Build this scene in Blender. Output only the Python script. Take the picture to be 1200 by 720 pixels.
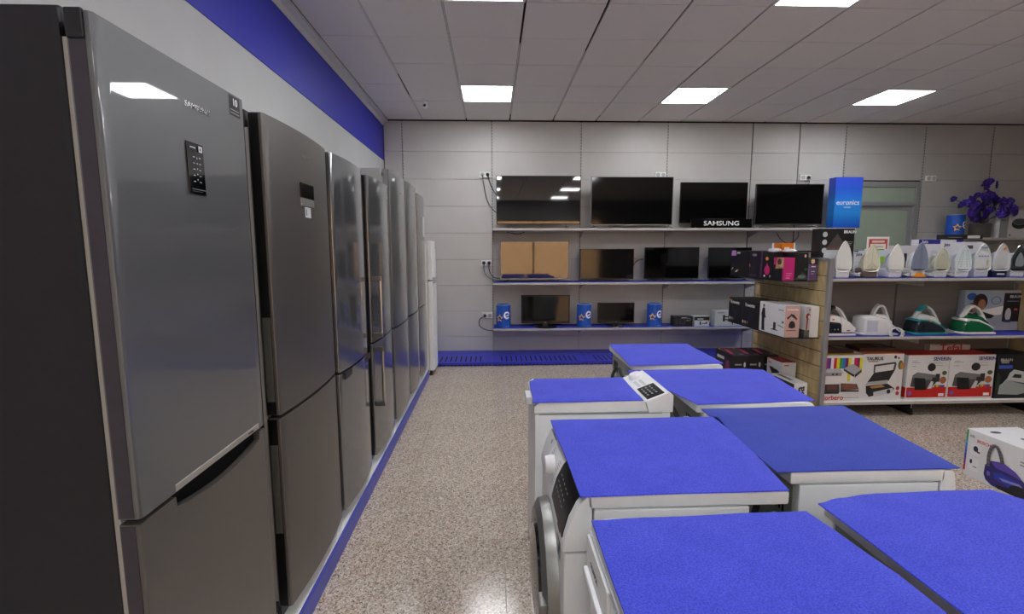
import bpy, bmesh, math, random
from mathutils import Vector, Matrix
random.seed(7)
for o in list(bpy.data.objects): bpy.data.objects.remove(o)
S = bpy.context.scene
COL = S.collection
PI = math.pi
R = math.radians

# ------------------------------------------------------------------ camera
EYE = 1.53
cd = bpy.data.cameras.new('camera'); cam = bpy.data.objects.new('camera', cd); COL.objects.link(cam)
cd.sensor_width = 36; cd.lens = 568.5/1200*36; cd.clip_start = 0.05; cd.clip_end = 200
PITCH, YAW, ROLL = 0.1203, 0.0392, -0.0028
fw = Vector((math.sin(YAW)*math.cos(PITCH), math.cos(YAW)*math.cos(PITCH), -math.sin(PITCH)))
rt = Vector((math.cos(YAW), -math.sin(YAW), 0)); up = rt.cross(fw)
r2 = rt*math.cos(ROLL)+up*math.sin(ROLL); u2 = r2.cross(fw)
mw = Matrix((r2, u2, -fw)).transposed().to_4x4(); mw.translation = (0, 0, EYE)
cam.matrix_world = mw
S.camera = cam

# ------------------------------------------------------------------ world and exposure
w = bpy.data.worlds.new('world'); S.world = w; w.use_nodes = True
bgn = w.node_tree.nodes['Background']; bgn.inputs[0].default_value = (0.88, 0.93, 1, 1); bgn.inputs[1].default_value = 4.2
S.view_settings.view_transform = 'Standard'; S.view_settings.look = 'None'
S.view_settings.gamma = 1; S.view_settings.exposure = 0.3; S.view_settings.use_curve_mapping = False
PANEL_LIGHT = 17.0
sd = bpy.data.lights.new('sun', 'SUN'); sd.energy = 5.0; sd.angle = R(0.6); sd.color = (1, 0.93, 0.8)
sun = bpy.data.objects.new('sun', sd); COL.objects.link(sun); sun.rotation_euler = (R(-48), R(12), 0); sun.location = (2, -3, 8)
# daylight portal at the shop window
pd = bpy.data.lights.new('window_portal', 'AREA'); pd.shape = 'RECTANGLE'; pd.size = 4.4; pd.size_y = 2.4; pd.energy = 1; pd.cycles.is_portal = True
po = bpy.data.objects.new('window_portal', pd); COL.objects.link(po); po.location = (1.9, -5.16, 1.36); po.rotation_euler = (R(90), 0, 0)
# the sun stands behind the shop street and lights the facade opposite
sun.rotation_euler = (R(-42), 0, R(15))

# ------------------------------------------------------------------ materials
def lin(c):
    if isinstance(c, str):
        c = [int(c[i:i+2], 16)/255 for i in (0, 2, 4)]
    return tuple(((x/12.92) if x <= .04045 else ((x+.055)/1.055)**2.4) for x in c)
MATS = {}
def mat(name, col, rough=.5, metal=0, var=.04, scale=20, bump=0, coat=0, emit=0, trans=0, spec=.5, aniso=0, stretch=(1, 1, 1), rvar=0):
    if name in MATS: return MATS[name]
    m = bpy.data.materials.new(name); m.use_nodes = True; nt = m.node_tree
    b = nt.nodes['Principled BSDF']; c = lin(col)
    b.inputs['Roughness'].default_value = rough; b.inputs['Metallic'].default_value = metal
    b.inputs['Coat Weight'].default_value = coat; b.inputs['Coat Roughness'].default_value = .025
    b.inputs['Specular IOR Level'].default_value = spec
    b.inputs['Transmission Weight'].default_value = trans
    tc = nt.nodes.new('ShaderNodeTexCoord'); mp = nt.nodes.new('ShaderNodeMapping'); mp.inputs['Scale'].default_value = stretch
    no = nt.nodes.new('ShaderNodeTexNoise'); no.inputs['Scale'].default_value = scale; no.inputs['Detail'].default_value = 3
    nt.links.new(tc.outputs['Object'], mp.inputs[0]); nt.links.new(mp.outputs[0], no.inputs['Vector'])
    cr = nt.nodes.new('ShaderNodeValToRGB')
    cr.color_ramp.elements[0].position = .3; cr.color_ramp.elements[1].position = .7
    cr.color_ramp.elements[0].color = tuple(x*(1-var) for x in c)+(1,); cr.color_ramp.elements[1].color = tuple(min(1, x*(1+var)) for x in c)+(1,)
    nt.links.new(no.outputs['Fac'], cr.inputs[0]); nt.links.new(cr.outputs[0], b.inputs['Base Color'])
    if bump:
        bn = nt.nodes.new('ShaderNodeBump'); bn.inputs['Strength'].default_value = bump; bn.inputs['Distance'].default_value = .002
        nt.links.new(no.outputs['Fac'], bn.inputs['Height']); nt.links.new(bn.outputs[0], b.inputs['Normal'])
    if rvar:
        mr = nt.nodes.new('ShaderNodeMapRange'); mr.inputs['To Min'].default_value = rough-rvar; mr.inputs['To Max'].default_value = rough+rvar
        nt.links.new(no.outputs['Fac'], mr.inputs['Value']); nt.links.new(mr.outputs[0], b.inputs['Roughness'])
    if emit:
        b.inputs['Emission Color'].default_value = c+(1,); b.inputs['Emission Strength'].default_value = emit
    MATS[name] = m
    return m
def pal(h, rough=.5):
    return mat('print_'+h+('g' if rough < .3 else ''), h, rough, var=.02)

def terrazzo():
    m = bpy.data.materials.new('terrazzo'); m.use_nodes = True; nt = m.node_tree; N = nt.nodes; L = nt.links
    b = N['Principled BSDF']; b.inputs['Roughness'].default_value = .16; b.inputs['Specular IOR Level'].default_value = .5
    tc = N.new('ShaderNodeTexCoord')
    v = N.new('ShaderNodeTexVoronoi'); v.inputs['Scale'].default_value = 150
    L.new(tc.outputs['Object'], v.inputs['Vector'])
    sp = N.new('ShaderNodeSeparateColor'); L.new(v.outputs['Color'], sp.inputs[0])
    cr = N.new('ShaderNodeValToRGB'); cr.color_ramp.interpolation = 'CONSTANT'; e = cr.color_ramp.elements
    pts = [(0, '85796e'), (.07, 'b3a396'), (.22, 'c9bfb3'), (.45, 'd6cdc2'), (.62, 'c0ae9f'), (.76, 'e8e2d9'), (.9, '9c8b7e'), (.95, 'ac8570')]
    while len(e) < len(pts): e.new(.5)
    for q, (p_, c_) in zip(e, pts): q.position = p_; q.color = lin(c_)+(1,)
    L.new(sp.outputs[0], cr.inputs[0])
    n2 = N.new('ShaderNodeTexNoise'); n2.inputs['Scale'].default_value = 1.3; L.new(tc.outputs['Object'], n2.inputs['Vector'])
    mx = N.new('ShaderNodeMix'); mx.data_type = 'RGBA'; mx.blend_type = 'MULTIPLY'; mx.inputs[0].default_value = 1
    c2 = N.new('ShaderNodeValToRGB'); c2.color_ramp.elements[0].color = (.78, .76, .74, 1); c2.color_ramp.elements[1].color = (.92, .90, .88, 1)
    L.new(n2.outputs['Fac'], c2.inputs[0]); L.new(cr.outputs[0], mx.inputs[6]); L.new(c2.outputs[0], mx.inputs[7])
    L.new(mx.outputs[2], b.inputs['Base Color'])
    return m
def felt(name, c1, c2):
    m = bpy.data.materials.new(name); m.use_nodes = True; nt = m.node_tree; N = nt.nodes; L = nt.links
    b = N['Principled BSDF']; b.inputs['Roughness'].default_value = .95; b.inputs['Specular IOR Level'].default_value = .15
    b.inputs['Sheen Weight'].default_value = .15
    tc = N.new('ShaderNodeTexCoord')
    n1 = N.new('ShaderNodeTexNoise'); n1.inputs['Scale'].default_value = 260; n1.inputs['Detail'].default_value = 4
    n2 = N.new('ShaderNodeTexNoise'); n2.inputs['Scale'].default_value = 6; n2.inputs['Detail'].default_value = 6; n2.inputs['Distortion'].default_value = 1.5
    for n in (n1, n2): L.new(tc.outputs['Object'], n.inputs['Vector'])
    ad = N.new('ShaderNodeMath'); ad.operation = 'MULTIPLY_ADD'; ad.inputs[1].default_value = .2; L.new(n2.outputs['Fac'], ad.inputs[0])
    ml = N.new('ShaderNodeMath'); ml.operation = 'MULTIPLY'; ml.inputs[1].default_value = .8; L.new(n1.outputs['Fac'], ml.inputs[0]); L.new(ml.outputs[0], ad.inputs[2])
    cr = N.new('ShaderNodeValToRGB'); cr.color_ramp.elements[0].position = .35; cr.color_ramp.elements[1].position = .65
    cr.color_ramp.elements[0].color = lin(c1)+(1,); cr.color_ramp.elements[1].color = lin(c2)+(1,)
    L.new(ad.outputs[0], cr.inputs[0]); L.new(cr.outputs[0], b.inputs['Base Color'])
    bn = N.new('ShaderNodeBump'); bn.inputs['Strength'].default_value = .5; bn.inputs['Distance'].default_value = .001
    L.new(n1.outputs['Fac'], bn.inputs['Height']); L.new(bn.outputs[0], b.inputs['Normal'])
    return m
def wood():
    m = bpy.data.materials.new('maple_laminate'); m.use_nodes = True; nt = m.node_tree; N = nt.nodes; L = nt.links
    b = N['Principled BSDF']; b.inputs['Roughness'].default_value = .5
    tc = N.new('ShaderNodeTexCoord'); mp = N.new('ShaderNodeMapping'); mp.inputs['Scale'].default_value = (3, 3, 1.2)
    n = N.new('ShaderNodeTexNoise'); n.inputs['Scale'].default_value = 5; n.inputs['Detail'].default_value = 6; n.inputs['Distortion'].default_value = .6
    L.new(tc.outputs['Object'], mp.inputs[0]); L.new(mp.outputs[0], n.inputs['Vector'])
    cr = N.new('ShaderNodeValToRGB'); cr.color_ramp.elements[0].position = .3; cr.color_ramp.elements[1].position = .75
    cr.color_ramp.elements[0].color = lin('b29a6c')+(1,); cr.color_ramp.elements[1].color = lin('d6c396')+(1,)
    L.new(n.outputs['Fac'], cr.inputs[0]); L.new(cr.outputs[0], b.inputs['Base Color'])
    return m

M_TERR = terrazzo()
M_FELT = felt('blue_felt', '323cba', '515cde'); M_FELT2 = felt('dark_blue_felt', '2a3a98', '3a4db8')
M_WOOD = wood(); M_RING = mat('door_ring_grey', '8e8f8c', .38, .7, var=.02)
M_PANEL = mat('painted_panel', 'c3c2c0', .42, var=.03, scale=3)
M_PANELD = mat('grey_board', '787472', .6, var=.06, scale=4, stretch=(.4, .4, 6))
M_WALL = mat('wall_paint', 'c6c8c8', .7, var=.02, scale=4)
M_WALLR = mat('rear_wall_paint', '8a8a8c', .8, var=.04, scale=3)
M_BAND = mat('blue_band_paint', '2b2fb8', .5, var=.04, scale=3)
M_TILE = mat('ceiling_tile_board', 'e6e2de', .9, var=.04, scale=180, bump=.2)
M_TBAR = mat('t_bar_white', 'dcdcd8', .4)
M_DARKGAP = mat('ceiling_void', '2a2928', .9)
M_LED = mat('led_diffuser', 'fdfdff', .5, var=0, emit=PANEL_LIGHT)
M_STEEL = mat('brushed_steel', '9b9a98', .3, 1, var=.03, scale=40, stretch=(1, 1, 60), rvar=.03)
M_STEELG = mat('glossy_steel', '717375', .34, .55, var=.02, scale=40, stretch=(1, 1, 30), coat=.9)
M_STEELM = mat('mirror_steel', '8b8e91', .12, .75, var=.02, scale=30)
M_STEELB = mat('warm_steel', '706d6a', .36, .7, var=.03, scale=40, stretch=(1, 1, 60))
M_FSIDE = mat('fridge_side_dark', '27252c', .5, .3, var=.06, scale=30)
M_FSIDEG = mat('fridge_side_grey', '85878a', .45, .4, var=.04, scale=30)
M_FEDGE = mat('door_edge_violet', '4a4650', .4, .5)
M_BLACKPL = mat('black_plastic', '17171a', .35, var=.1)
M_BLACKGL = mat('black_gloss', '08080a', .08, var=0, coat=.5)
M_GASKET = mat('gasket_grey', 'a8a8a6', .6)
M_CHROME = mat('chrome', 'c8c8c8', .18, 1, var=.01)
M_WHITE = mat('appliance_white', 'f1f3f4', .35, var=.01)
M_WHITE2 = mat('appliance_white_plastic', 'eceeee', .4, var=.02)
M_GALV = mat('galvanised_back', 'a3a8a0', .45, .2, var=.14, scale=14)
M_GALVD = mat('dark_back_metal', '3c403e', .5, .5, var=.2, scale=16)
M_SCREEN = mat('tv_screen', '050506', .07, var=0, coat=0, spec=.55)
M_SCREEN2 = mat('tv_screen_glossy', '0a0a0c', .04, var=0, coat=1, spec=.9)
M_BEZEL = mat('tv_bezel', '101012', .3, var=.05)
M_SHELF = mat('shelf_metal', 'b9b8b5', .4, .1, var=.03)
M_SHELFBL = mat('shelf_blue_mat', '2733a8', .6, var=.05)
M_BLUEP = mat('blue_plinth_metal', '3036b8', .42, var=.03)
M_POST = mat('post_grey', 'a0a1a5', .35, .5)
M_SLOT = mat('slot_black', '0c0c0d', .8)
M_CABLE = mat('cable_black', '1b1b1c', .5)
M_CABLEW = mat('cable_white', 'd0d3d4', .5)
M_FROST = mat('frosted_green_glass', '9aa99b', .25, var=.03, scale=2)
M_DOORFR = mat('aluminium_frame', '9fa3a4', .4, .4)
M_GLASS = mat('clear_glass', 'ffffff', .0, var=0)
_n = M_GLASS.node_tree; _o = _n.nodes['Material Output']; _t = _n.nodes.new('ShaderNodeBsdfTransparent'); _g = _n.nodes.new('ShaderNodeBsdfGlossy'); _g.inputs['Roughness'].default_value = 0
_m = _n.nodes.new('ShaderNodeMixShader'); _m.inputs[0].default_value = .07; _n.links.new(_t.outputs[0], _m.inputs[1]); _n.links.new(_g.outputs[0], _m.inputs[2]); _n.links.new(_m.outputs[0], _o.inputs[0])
M_ORANGE = mat('ochre_plaster', 'dfae7c', .9, var=.08, scale=3)
M_PAVE = mat('pavement', '8c8780', .9, var=.1, scale=6)
M_LEAF = mat('tree_leaf', '33421f', .8, var=.3, scale=10)

# ------------------------------------------------------------------ mesh builder
class MB:
    def __init__(s): s.bm = bmesh.new(); s.mats = []; s.bev = False
    def mi(s, m):
        if m is None: return 0
        if m not in s.mats: s.mats.append(m)
        return s.mats.index(m)
    def _fin(s, faces, m):
        i = s.mi(m)
        for f in faces: f.material_index = i
    def box(s, x0, x1, y0, y1, z0, z1, bev=0, m=None, seg=2):
        vs = [s.bm.verts.new((x, y, z)) for x in (x0, x1) for y in (y0, y1) for z in (z0, z1)]
        F = [(0, 1, 3, 2), (4, 6, 7, 5), (0, 4, 5, 1), (2, 3, 7, 6), (0, 2, 6, 4), (1, 5, 7, 3)]
        fs = [s.bm.faces.new([vs[i] for i in f]) for f in F]
        s._fin(fs, m)
        if bev:
            s.bev = True
            es = list({e for f in fs for e in f.edges})
            r = bmesh.ops.bevel(s.bm, geom=es, offset=bev, segments=seg, affect='EDGES', profile=.5); s._fin(r['faces'], m)
        return s
    def prism(s, pts, ax, a, b, m=None, bev=0):
        """pts: 2D outline; ax 'x' -> pts are (y,z); 'y' -> (x,z); 'z' -> (x,y)"""
        def P(p, t): return {'x': (t, p[0], p[1]), 'y': (p[0], t, p[1]), 'z': (p[0], p[1], t)}[ax]
        A = [s.bm.verts.new(P(p, a)) for p in pts]; B = [s.bm.verts.new(P(p, b)) for p in pts]
        n = len(pts); fs = [s.bm.faces.new(A), s.bm.faces.new(B[::-1])]
        for i in range(n): fs.append(s.bm.faces.new((A[i], B[i], B[(i+1) % n], A[(i+1) % n])))
        s._fin(fs, m)
        if bev:
            s.bev = True
            es = list(set(fs[0].edges) | set(fs[1].edges))
            r = bmesh.ops.bevel(s.bm, geom=es, offset=bev, segments=2, affect='EDGES', profile=.5); s._fin(r['faces'], m)
        return s
    def loft(s, rings, m=None, cap=True):
        V = [[s.bm.verts.new(p) for p in r] for r in rings]; n = len(rings[0]); fs = []
        for k in range(len(V)-1):
            for i in range(n): fs.append(s.bm.faces.new((V[k][i], V[k][(i+1) % n], V[k+1][(i+1) % n], V[k+1][i])))
        if cap: fs += [s.bm.faces.new(V[0][::-1]), s.bm.faces.new(V[-1])]
        s._fin(fs, m); return s
    def lathe(s, prof, seg=24, axis='z', c=(0, 0, 0), m=None, cap=True):
        """prof: (radius, height) along axis"""
        rings = []
        for r, h in prof:
            ring = []
            for i in range(seg):
                a = 2*PI*i/seg; p = (r*math.cos(a), r*math.sin(a))
                q = {'z': (p[0], p[1], h), 'y': (p[0], h, p[1]), 'x': (h, p[0], p[1])}[axis]
                ring.append((q[0]+c[0], q[1]+c[1], q[2]+c[2]))
            rings.append(ring)
        return s.loft(rings, m, cap)
    def tube(s, pts, r, seg=8, m=None, closed=False):
        P = [Vector(p) for p in pts]; n = len(P); rings = []; prev = None
        for i in range(n):
            a = P[i-1] if (i or closed) else P[0]; b = P[(i+1) % n] if (i < n-1 or closed) else P[-1]
            t = (b-a).normalized()
            if prev is None:
                prev = t.orthogonal().normalized()
            nn = (prev-t*prev.dot(t)).normalized(); prev = nn; bb = t.cross(nn)
            rr = r[i] if isinstance(r, (list, tuple)) else r
            rings.append([tuple(P[i]+nn*math.cos(2*PI*k/seg)*rr+bb*math.sin(2*PI*k/seg)*rr) for k in range(seg)])
        if closed:
            rings.append(rings[0]); return s.loft(rings, m, False)
        return s.loft(rings, m, True)
    def poly(s, pts3, m=None):
        f = s.bm.faces.new([s.bm.verts.new(p) for p in pts3]); s._fin([f], m); return s
    def finish(s, name, m=None, smooth=35):
        bmesh.ops.recalc_face_normals(s.bm, faces=s.bm.faces)
        me = bpy.data.meshes.new(name); s.bm.to_mesh(me); s.bm.free()
        if s.mats:
            for q in s.mats: me.materials.append(q)
        elif m: me.materials.append(m)
        if smooth:
            me.polygons.foreach_set('use_smooth', [True]*len(me.polygons)); me.set_sharp_from_angle(angle=R(smooth))
        return me
def smoothpath(pts, n=6):
    P = [Vector(p) for p in pts]; out = []
    for i in range(len(P)-1):
        p0 = P[max(i-1, 0)]; p1 = P[i]; p2 = P[i+1]; p3 = P[min(i+2, len(P)-1)]
        for k in range(n):
            t = k/n
            out.append(.5*((2*p1)+(p2-p0)*t+(2*p0-5*p1+4*p2-p3)*t*t+(3*p1-p0-3*p2+p3)*t**3))
    out.append(P[-1]); return out
def put(name, me, parent=None, loc=None, kind=None, label=None):
    o = bpy.data.objects.new(name, me); COL.objects.link(o)
    if parent: o.parent = parent
    if loc: o.location = loc
    if kind: o['kind'] = kind
    if label: o['label'] = label
    return o
def obj(name, mb, m, parent=None, **k):
    bv = mb.bev; o = put(name, mb.finish(name, m), parent, **k)
    if bv:
        w_ = o.modifiers.new('weighted_normal', 'WEIGHTED_NORMAL'); w_.keep_sharp = True; w_.weight = 80
    return o
def tag(o, label, cat, group=None):
    o['label'] = label; o['category'] = cat
    if group: o['group'] = group
    return o
def thing(name, label, cat, loc=(0, 0, 0), rz=0, group=None):
    o = bpy.data.objects.new(name, None); COL.objects.link(o); o.location = loc; o.rotation_euler = (0, 0, rz); o.empty_display_size = .05
    return tag(o, label, cat, group)
def copy_tree(o, parent=None):
    c = o.copy(); COL.objects.link(c); c.parent = parent
    for ch in list(o.children): copy_tree(ch, c)
    return c

# ---- printed matter: thin flat pieces set on a face of a box
def face_frame(face, w, d, h):
    """returns function (u,v,e)->local point; origin lower left as seen; e = height above the face"""
    if face == 'front': return lambda u, v, e: (-w/2+u, -d/2-e, v)
    if face == 'left': return lambda u, v, e: (-w/2-e, d/2-u, v)
    if face == 'right': return lambda u, v, e: (w/2+e, -d/2+u, v)
    if face == 'top': return lambda u, v, e: (-w/2+u, -d/2+v, h+e)
    if face == 'back': return lambda u, v, e: (w/2-u, d/2+e, v)
def textmesh(txt, size, m, ext=.0004, bold=0, align='CENTER'):
    c = bpy.data.curves.new('t', 'FONT'); c.body = txt; c.size = size; c.extrude = ext; c.offset = bold*size; c.align_x = align; c.align_y = 'CENTER'
    c.resolution_u = 3
    o = bpy.data.objects.new('t', c); COL.objects.link(o)
    dg = bpy.context.evaluated_depsgraph_get(); me = bpy.data.meshes.new_from_object(o.evaluated_get(dg))
    bpy.data.objects.remove(o); bpy.data.curves.remove(c)
    me.materials.clear(); me.materials.append(m); me.name = 'lettering'
    return me
def lettering(txt, size, m, fr, u, v, parent, rot=0, bold=0.01, e=.0008, squash=1, ext=.0004, align='CENTER', name='lettering', bend=None):
    me = textmesh(txt, size, m, ext, bold, align)
    ca, sa = math.cos(rot), math.sin(rot)
    for q in me.vertices:
        x, y, z = q.co; x *= squash
        q.co = fr(u+x*ca-y*sa, v+x*sa+y*ca, e+z+ext)
    return put(name, me, parent)
def decal(pieces, fr, parent, name='printed_picture', e=.0006):
    """pieces: (outline, material[, extra height])"""
    mb = MB()
    for k, pc in enumerate(pieces):
        h = e+.00012*k
        if len(pc) > 2: h += pc[2]
        mb.poly([fr(u, v, h) for u, v in pc[0]], pc[1])
    me = mb.bm; name_ = name
    m2 = bpy.data.meshes.new(name_); me.to_mesh(m2); me.free()
    for q in mb.mats: m2.materials.append(q)
    return put(name_, m2, parent)
def rect(x0, y0, x1, y1): return [(x0, y0), (x1, y0), (x1, y1), (x0, y1)]
def ell(cx, cy, rx, ry, n=18, a0=0, a1=2*PI): return [(cx+rx*math.cos(a0+(a1-a0)*i/n), cy+ry*math.sin(a0+(a1-a0)*i/n)) for i in range(n)]
def carton(label, cat, x0, x1, y0, y1, z0, z1, m, group=None, rz=0, mt=None, name='carton'):
    w, d, h = x1-x0, y1-y0, z1-z0
    t = thing(name, label, cat, ((x0+x1)/2, (y0+y1)/2, z0), rz, group)
    obj('box_body', MB().box(-w/2, w/2, -d/2, d/2, 0, h, .002), m, t)
    if mt: obj('box_lid', MB().box(-w/2+.001, w/2-.001, -d/2+.001, d/2-.001, h, h+.002), mt, t)
    fr = lambda f: face_frame(f, w, d, h+(.002 if (mt and f == 'top') else 0))
    return t, w, d, h, fr
# ================================================================== SETTING
XL, XR, YB, YF, ZC = -1.5, 9.6, 6.98, -5.0, 3.29
def st(o): o['kind'] = 'structure'; return o
# floor: terrazzo tiles
fl = st(obj('floor', MB().box(XL-.1, XR+.1, YF-.1, YB+.1, -.12, -.012), mat('grout', 'a3968a', .8)))
T = .6; bx_, by_ = .047, 2.40
tm = MB().box(-T/2+.0008, T/2-.0008, -T/2+.0008, T/2-.0008, -.012, 0, .0006, seg=1).finish('floor_tile', M_TERR)
rest = MB()
ix = range(-3, 17); iy = range(-13, 8)
for i in ix:
    for j in iy:
        x0 = bx_+T*i; y0 = by_+T*j; x1 = min(x0+T, XR); y1 = min(y0+T, YB)
        x0c = max(x0, XL); y0c = max(y0, YF)
        if x1-x0c < .02 or y1-y0c < .02: continue
        full = (x0c == x0 and y0c == y0 and x1 == x0+T and y1 == y0+T)
        if j >= -2 and i <= 13:
            if full: put('floor_tile', tm, fl, (x0+T/2, y0+T/2, 0))
            else:
                q = MB().box(x0c+.0008, x1-.0008, y0c+.0008, y1-.0008, -.012, 0, .0006, seg=1); obj('floor_tile', q, M_TERR, fl)
        else: rest.box(x0c+.0008, x1-.0008, y0c+.0008, y1-.0008, -.012, 0)
obj('floor_tiles_far', rest, M_TERR, fl, kind='stuff')

# ceiling
cl = st(obj('ceiling', MB().box(XL-.1, XR+.1, YF-.1, YB+.1, ZC+.04, ZC+.14), M_DARKGAP))
GX0, GY1 = -.95, 6.127
cols = [XL+.07]+[GX0+.6*k for k in range(0, 18)]
rows = [YB-.01, GY1]+[GY1-.6*j for j in range(1, 19)]
LIT = {(1, 1), (5, 1), (9, 1), (1, 5), (5, 5), (9, 5), (1, 9), (5, 9), (1, 13), (5, 13), (1, 17), (5, 17)}  # rearmost pair is an added, unseen row brightening faces turned towards the camera
tile_m = {}
restc = MB()
for a in range(len(cols)-1):
    k = a-1
    for b in range(len(rows)-1):
        x0, x1 = cols[a], cols[a+1]; y1, y0 = rows[b], rows[b+1]
        if (k, b) in LIT: continue
        if y0 < YF: continue
        g = .009 if k < 5 else .0035; gy = .0028
        dz = random.uniform(0, .0025)
        if b <= 9 and k <= 13:
            key = (round(x1-x0, 3), round(y1-y0, 3))
            if key not in tile_m:
                W, D = key
                tile_m[key] = MB().box(-W/2+g, W/2-g, -D/2+gy, D/2-gy, 0, .018, .0015, seg=1).finish('ceiling_tile', M_TILE)
            put('ceiling_tile', tile_m[key], cl, ((x0+x1)/2, (y0+y1)/2, ZC+dz))
        else: restc.box(x0+g, x1-g, y0+gy, y1-gy, ZC, ZC+.018)
obj('ceiling_tiles_far', restc, M_TILE, cl, kind='stuff')
YEND = YF
for k in range(0, 17):
    x = GX0+.6*k
    segs = {0: [(YF, 5.2), (5.9, YB)], 1: [(YF, YB-.1)], 2: [(YF, 3.3), (4.45, YB-.3)], 3: [(YF, 3.6), (4.6, YB-.3)], 4: [(YF, 3.4), (4.8, YB-.3)]}.get(k, [(YF, YB-.12)])
    if k >= 5: segs = []
    for y0, y1 in segs:
        obj('ceiling_rail', MB().box(x-.0045, x+.0045, y0+.02, y1, ZC-.001 if k < 2 else ZC+.004, ZC+.022), M_TBAR if k < 5 else mat('t_bar_shade', '8c8884', .5), cl)
0 and obj('ceiling_cross_rails', [mb for mb in [MB()] if [mb.box(XL+.1, XR, y-.002, y+.002, ZC+.008, ZC+.02) for y in rows[1:]]][0], mat('t_bar_shade', '8c8884', .5), cl, kind='stuff')

# walls
wl = st(obj('wall_left', MB().box(XL-.1, XL, YF, YB+.1, 0, ZC+.1), M_WALL))
obj('blue_band', MB().box(XL, XL+.006, YF, YB, 2.745, 3.215, .001, seg=1), M_BAND, wl, label='royal blue painted band high on the wall')
cn = MB().prism([(XL, 3.215), (XL+.012, 3.215), (XL+.03, 3.25), (XL+.075, 3.262), (XL+.075, ZC), (XL, ZC)], 'y', YF, YB-.005)
st(obj('trim_1', cn, mat('cornice_white', 'd4d4d2', .6)))
wb = st(obj('wall_back', MB().box(XL-.1, XR+.1, YB+.02, YB+.14, 0, ZC+.1), mat('wall_void', '1c1c1e', .8)))
st(obj('wall_right', MB().box(XR, XR+.1, YF, YB+.1, 0, ZC+.1), M_WALLR))
ups = [XL+.005, -1.236, 0.0, 1.25, 2.48, 3.70, 4.385, 5.06, 6.235, 7.25, 8.5, XR-.005]
zr = [ZC-.012, 2.868, 2.494, 2.12, 1.748, 1.375, 1.003, .63, .257, .005]
DX0, DX1, DZ1 = 5.10, 6.215, 2.475
for a in range(len(ups)-1):
    for b in range(len(zr)-1):
        x0, x1, z1, z0 = ups[a]+.008, ups[a+1]-.008, zr[b]-.0015, zr[b+1]+.0015
        if ups[a] == 5.06:
            if z1 < DZ1: continue
            z0 = max(z0, DZ1+.012)
            if z1-z0 < .02: continue
        obj('wall_panel', MB().box(x0, x1, YB, YB+.018, z0, z1, .002, seg=1), M_PANEL if a < 7 else mat('painted_panel_b', 'b5b4b2', .45, var=.03, scale=3), wb)
for i, x in enumerate(ups[1:-1]):
    if i in (4, 5): u = obj('upright', MB().box(x-.006, x+.006, YB+.006, YB+.018, .005, ZC-.02), mat('upright_dark', '4a4a4b', .5), wb); continue
    u = obj('upright', MB().box(x-.0075, x+.0075, YB-.004, YB+.015, .005, ZC-.02), M_SHELF, wb)
    s_ = MB()
    z = .3
    while z < ZC-.05:
        s_.box(x-.0045, x+.0045, YB-.0052, YB-.0035, z, z+.022); z += .04
    obj('upright_slots', s_, M_SLOT, u, kind='stuff')
# service door in back wall
d1 = st(obj('door_1', MB().box(DX0+.07, DX1-.07, YB-.005, YB+.02, .02, 2.15), M_DOORFR))
fr = MB()
fr.box(DX0, DX0+.075, YB-.03, YB+.02, 0, DZ1, .004); fr.box(DX1-.075, DX1, YB-.03, YB+.02, 0, DZ1, .004)
fr.box(DX0+.07, DX1-.07, YB-.03, YB+.02, DZ1-.08, DZ1, .004); fr.box(DX0+.07, DX1-.07, YB-.03, YB+.02, 2.13, 2.19, .004)
obj('door_frame', fr, M_DOORFR, d1)
obj('transom_pane', MB().box(DX0+.07, DX1-.07, YB-.012, YB+.01, 2.19, DZ1-.08), M_FROST, d1)
obj('door_pane', MB().box(DX0+.15, DX1-.15, YB-.014, YB-.004, .3, 2.06, .003), M_FROST, d1)
obj('door_handle', MB().box(DX0+.09, DX0+.12, YB-.06, YB-.005, 1.0, 1.14, .004), M_CHROME, d1)
# rear wall with shop window
WX0, WX1, WZ0, WZ1 = -.3, 4.1, .12, 2.6
rw = MB()
rw.box(XL-.1, WX0, YF-.12, YF, 0, ZC+.1); rw.box(WX1, XR+.1, YF-.12, YF, 0, ZC+.1); rw.box(WX0, WX1, YF-.12, YF, 0, WZ0); rw.box(WX0, WX1, YF-.12, YF, WZ1, ZC+.1)
st(obj('wall_rear', rw, M_WALLR))
w1 = MB()
for x in (WX0, 1.52, WX1-.06): w1.box(x, x+.06, YF-.09, YF-.03, WZ0, WZ1)
for z in (WZ0, WZ1-.06): w1.box(WX0, WX1, YF-.09, YF-.03, z, z+.06)
wi = st(obj('window_1', w1, mat('window_frame_dark', '3a3a3c', .5)))
for x0, x1 in ((WX0+.06, 1.52), (1.58, WX1-.06)):
    obj('pane', MB().box(x0, x1, YF-.065, YF-.057, WZ0+.06, WZ1-.06), M_GLASS, wi)
# street outside
st(obj('ground', MB().box(-8, 14, -16, YF-.12, -.1, -.01), M_PAVE))
fa = MB(); fa.box(-7, 13, -12.4, -12, 0, 6)
fo = thing('street_facade', 'ochre plastered building across the street, seen only as a reflection in the second-row television', 'building', (0, -12, 0))
fa2 = MB().box(-7, 13, -.4, 0, -.01, 6)
obj('facade_wall', fa2, M_ORANGE, fo)
for x in (-4, -1, 6, 9): obj('facade_window', MB().box(x, x+1.2, -.02, .03, 1, 2.6), M_BEZEL, fo)

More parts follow.
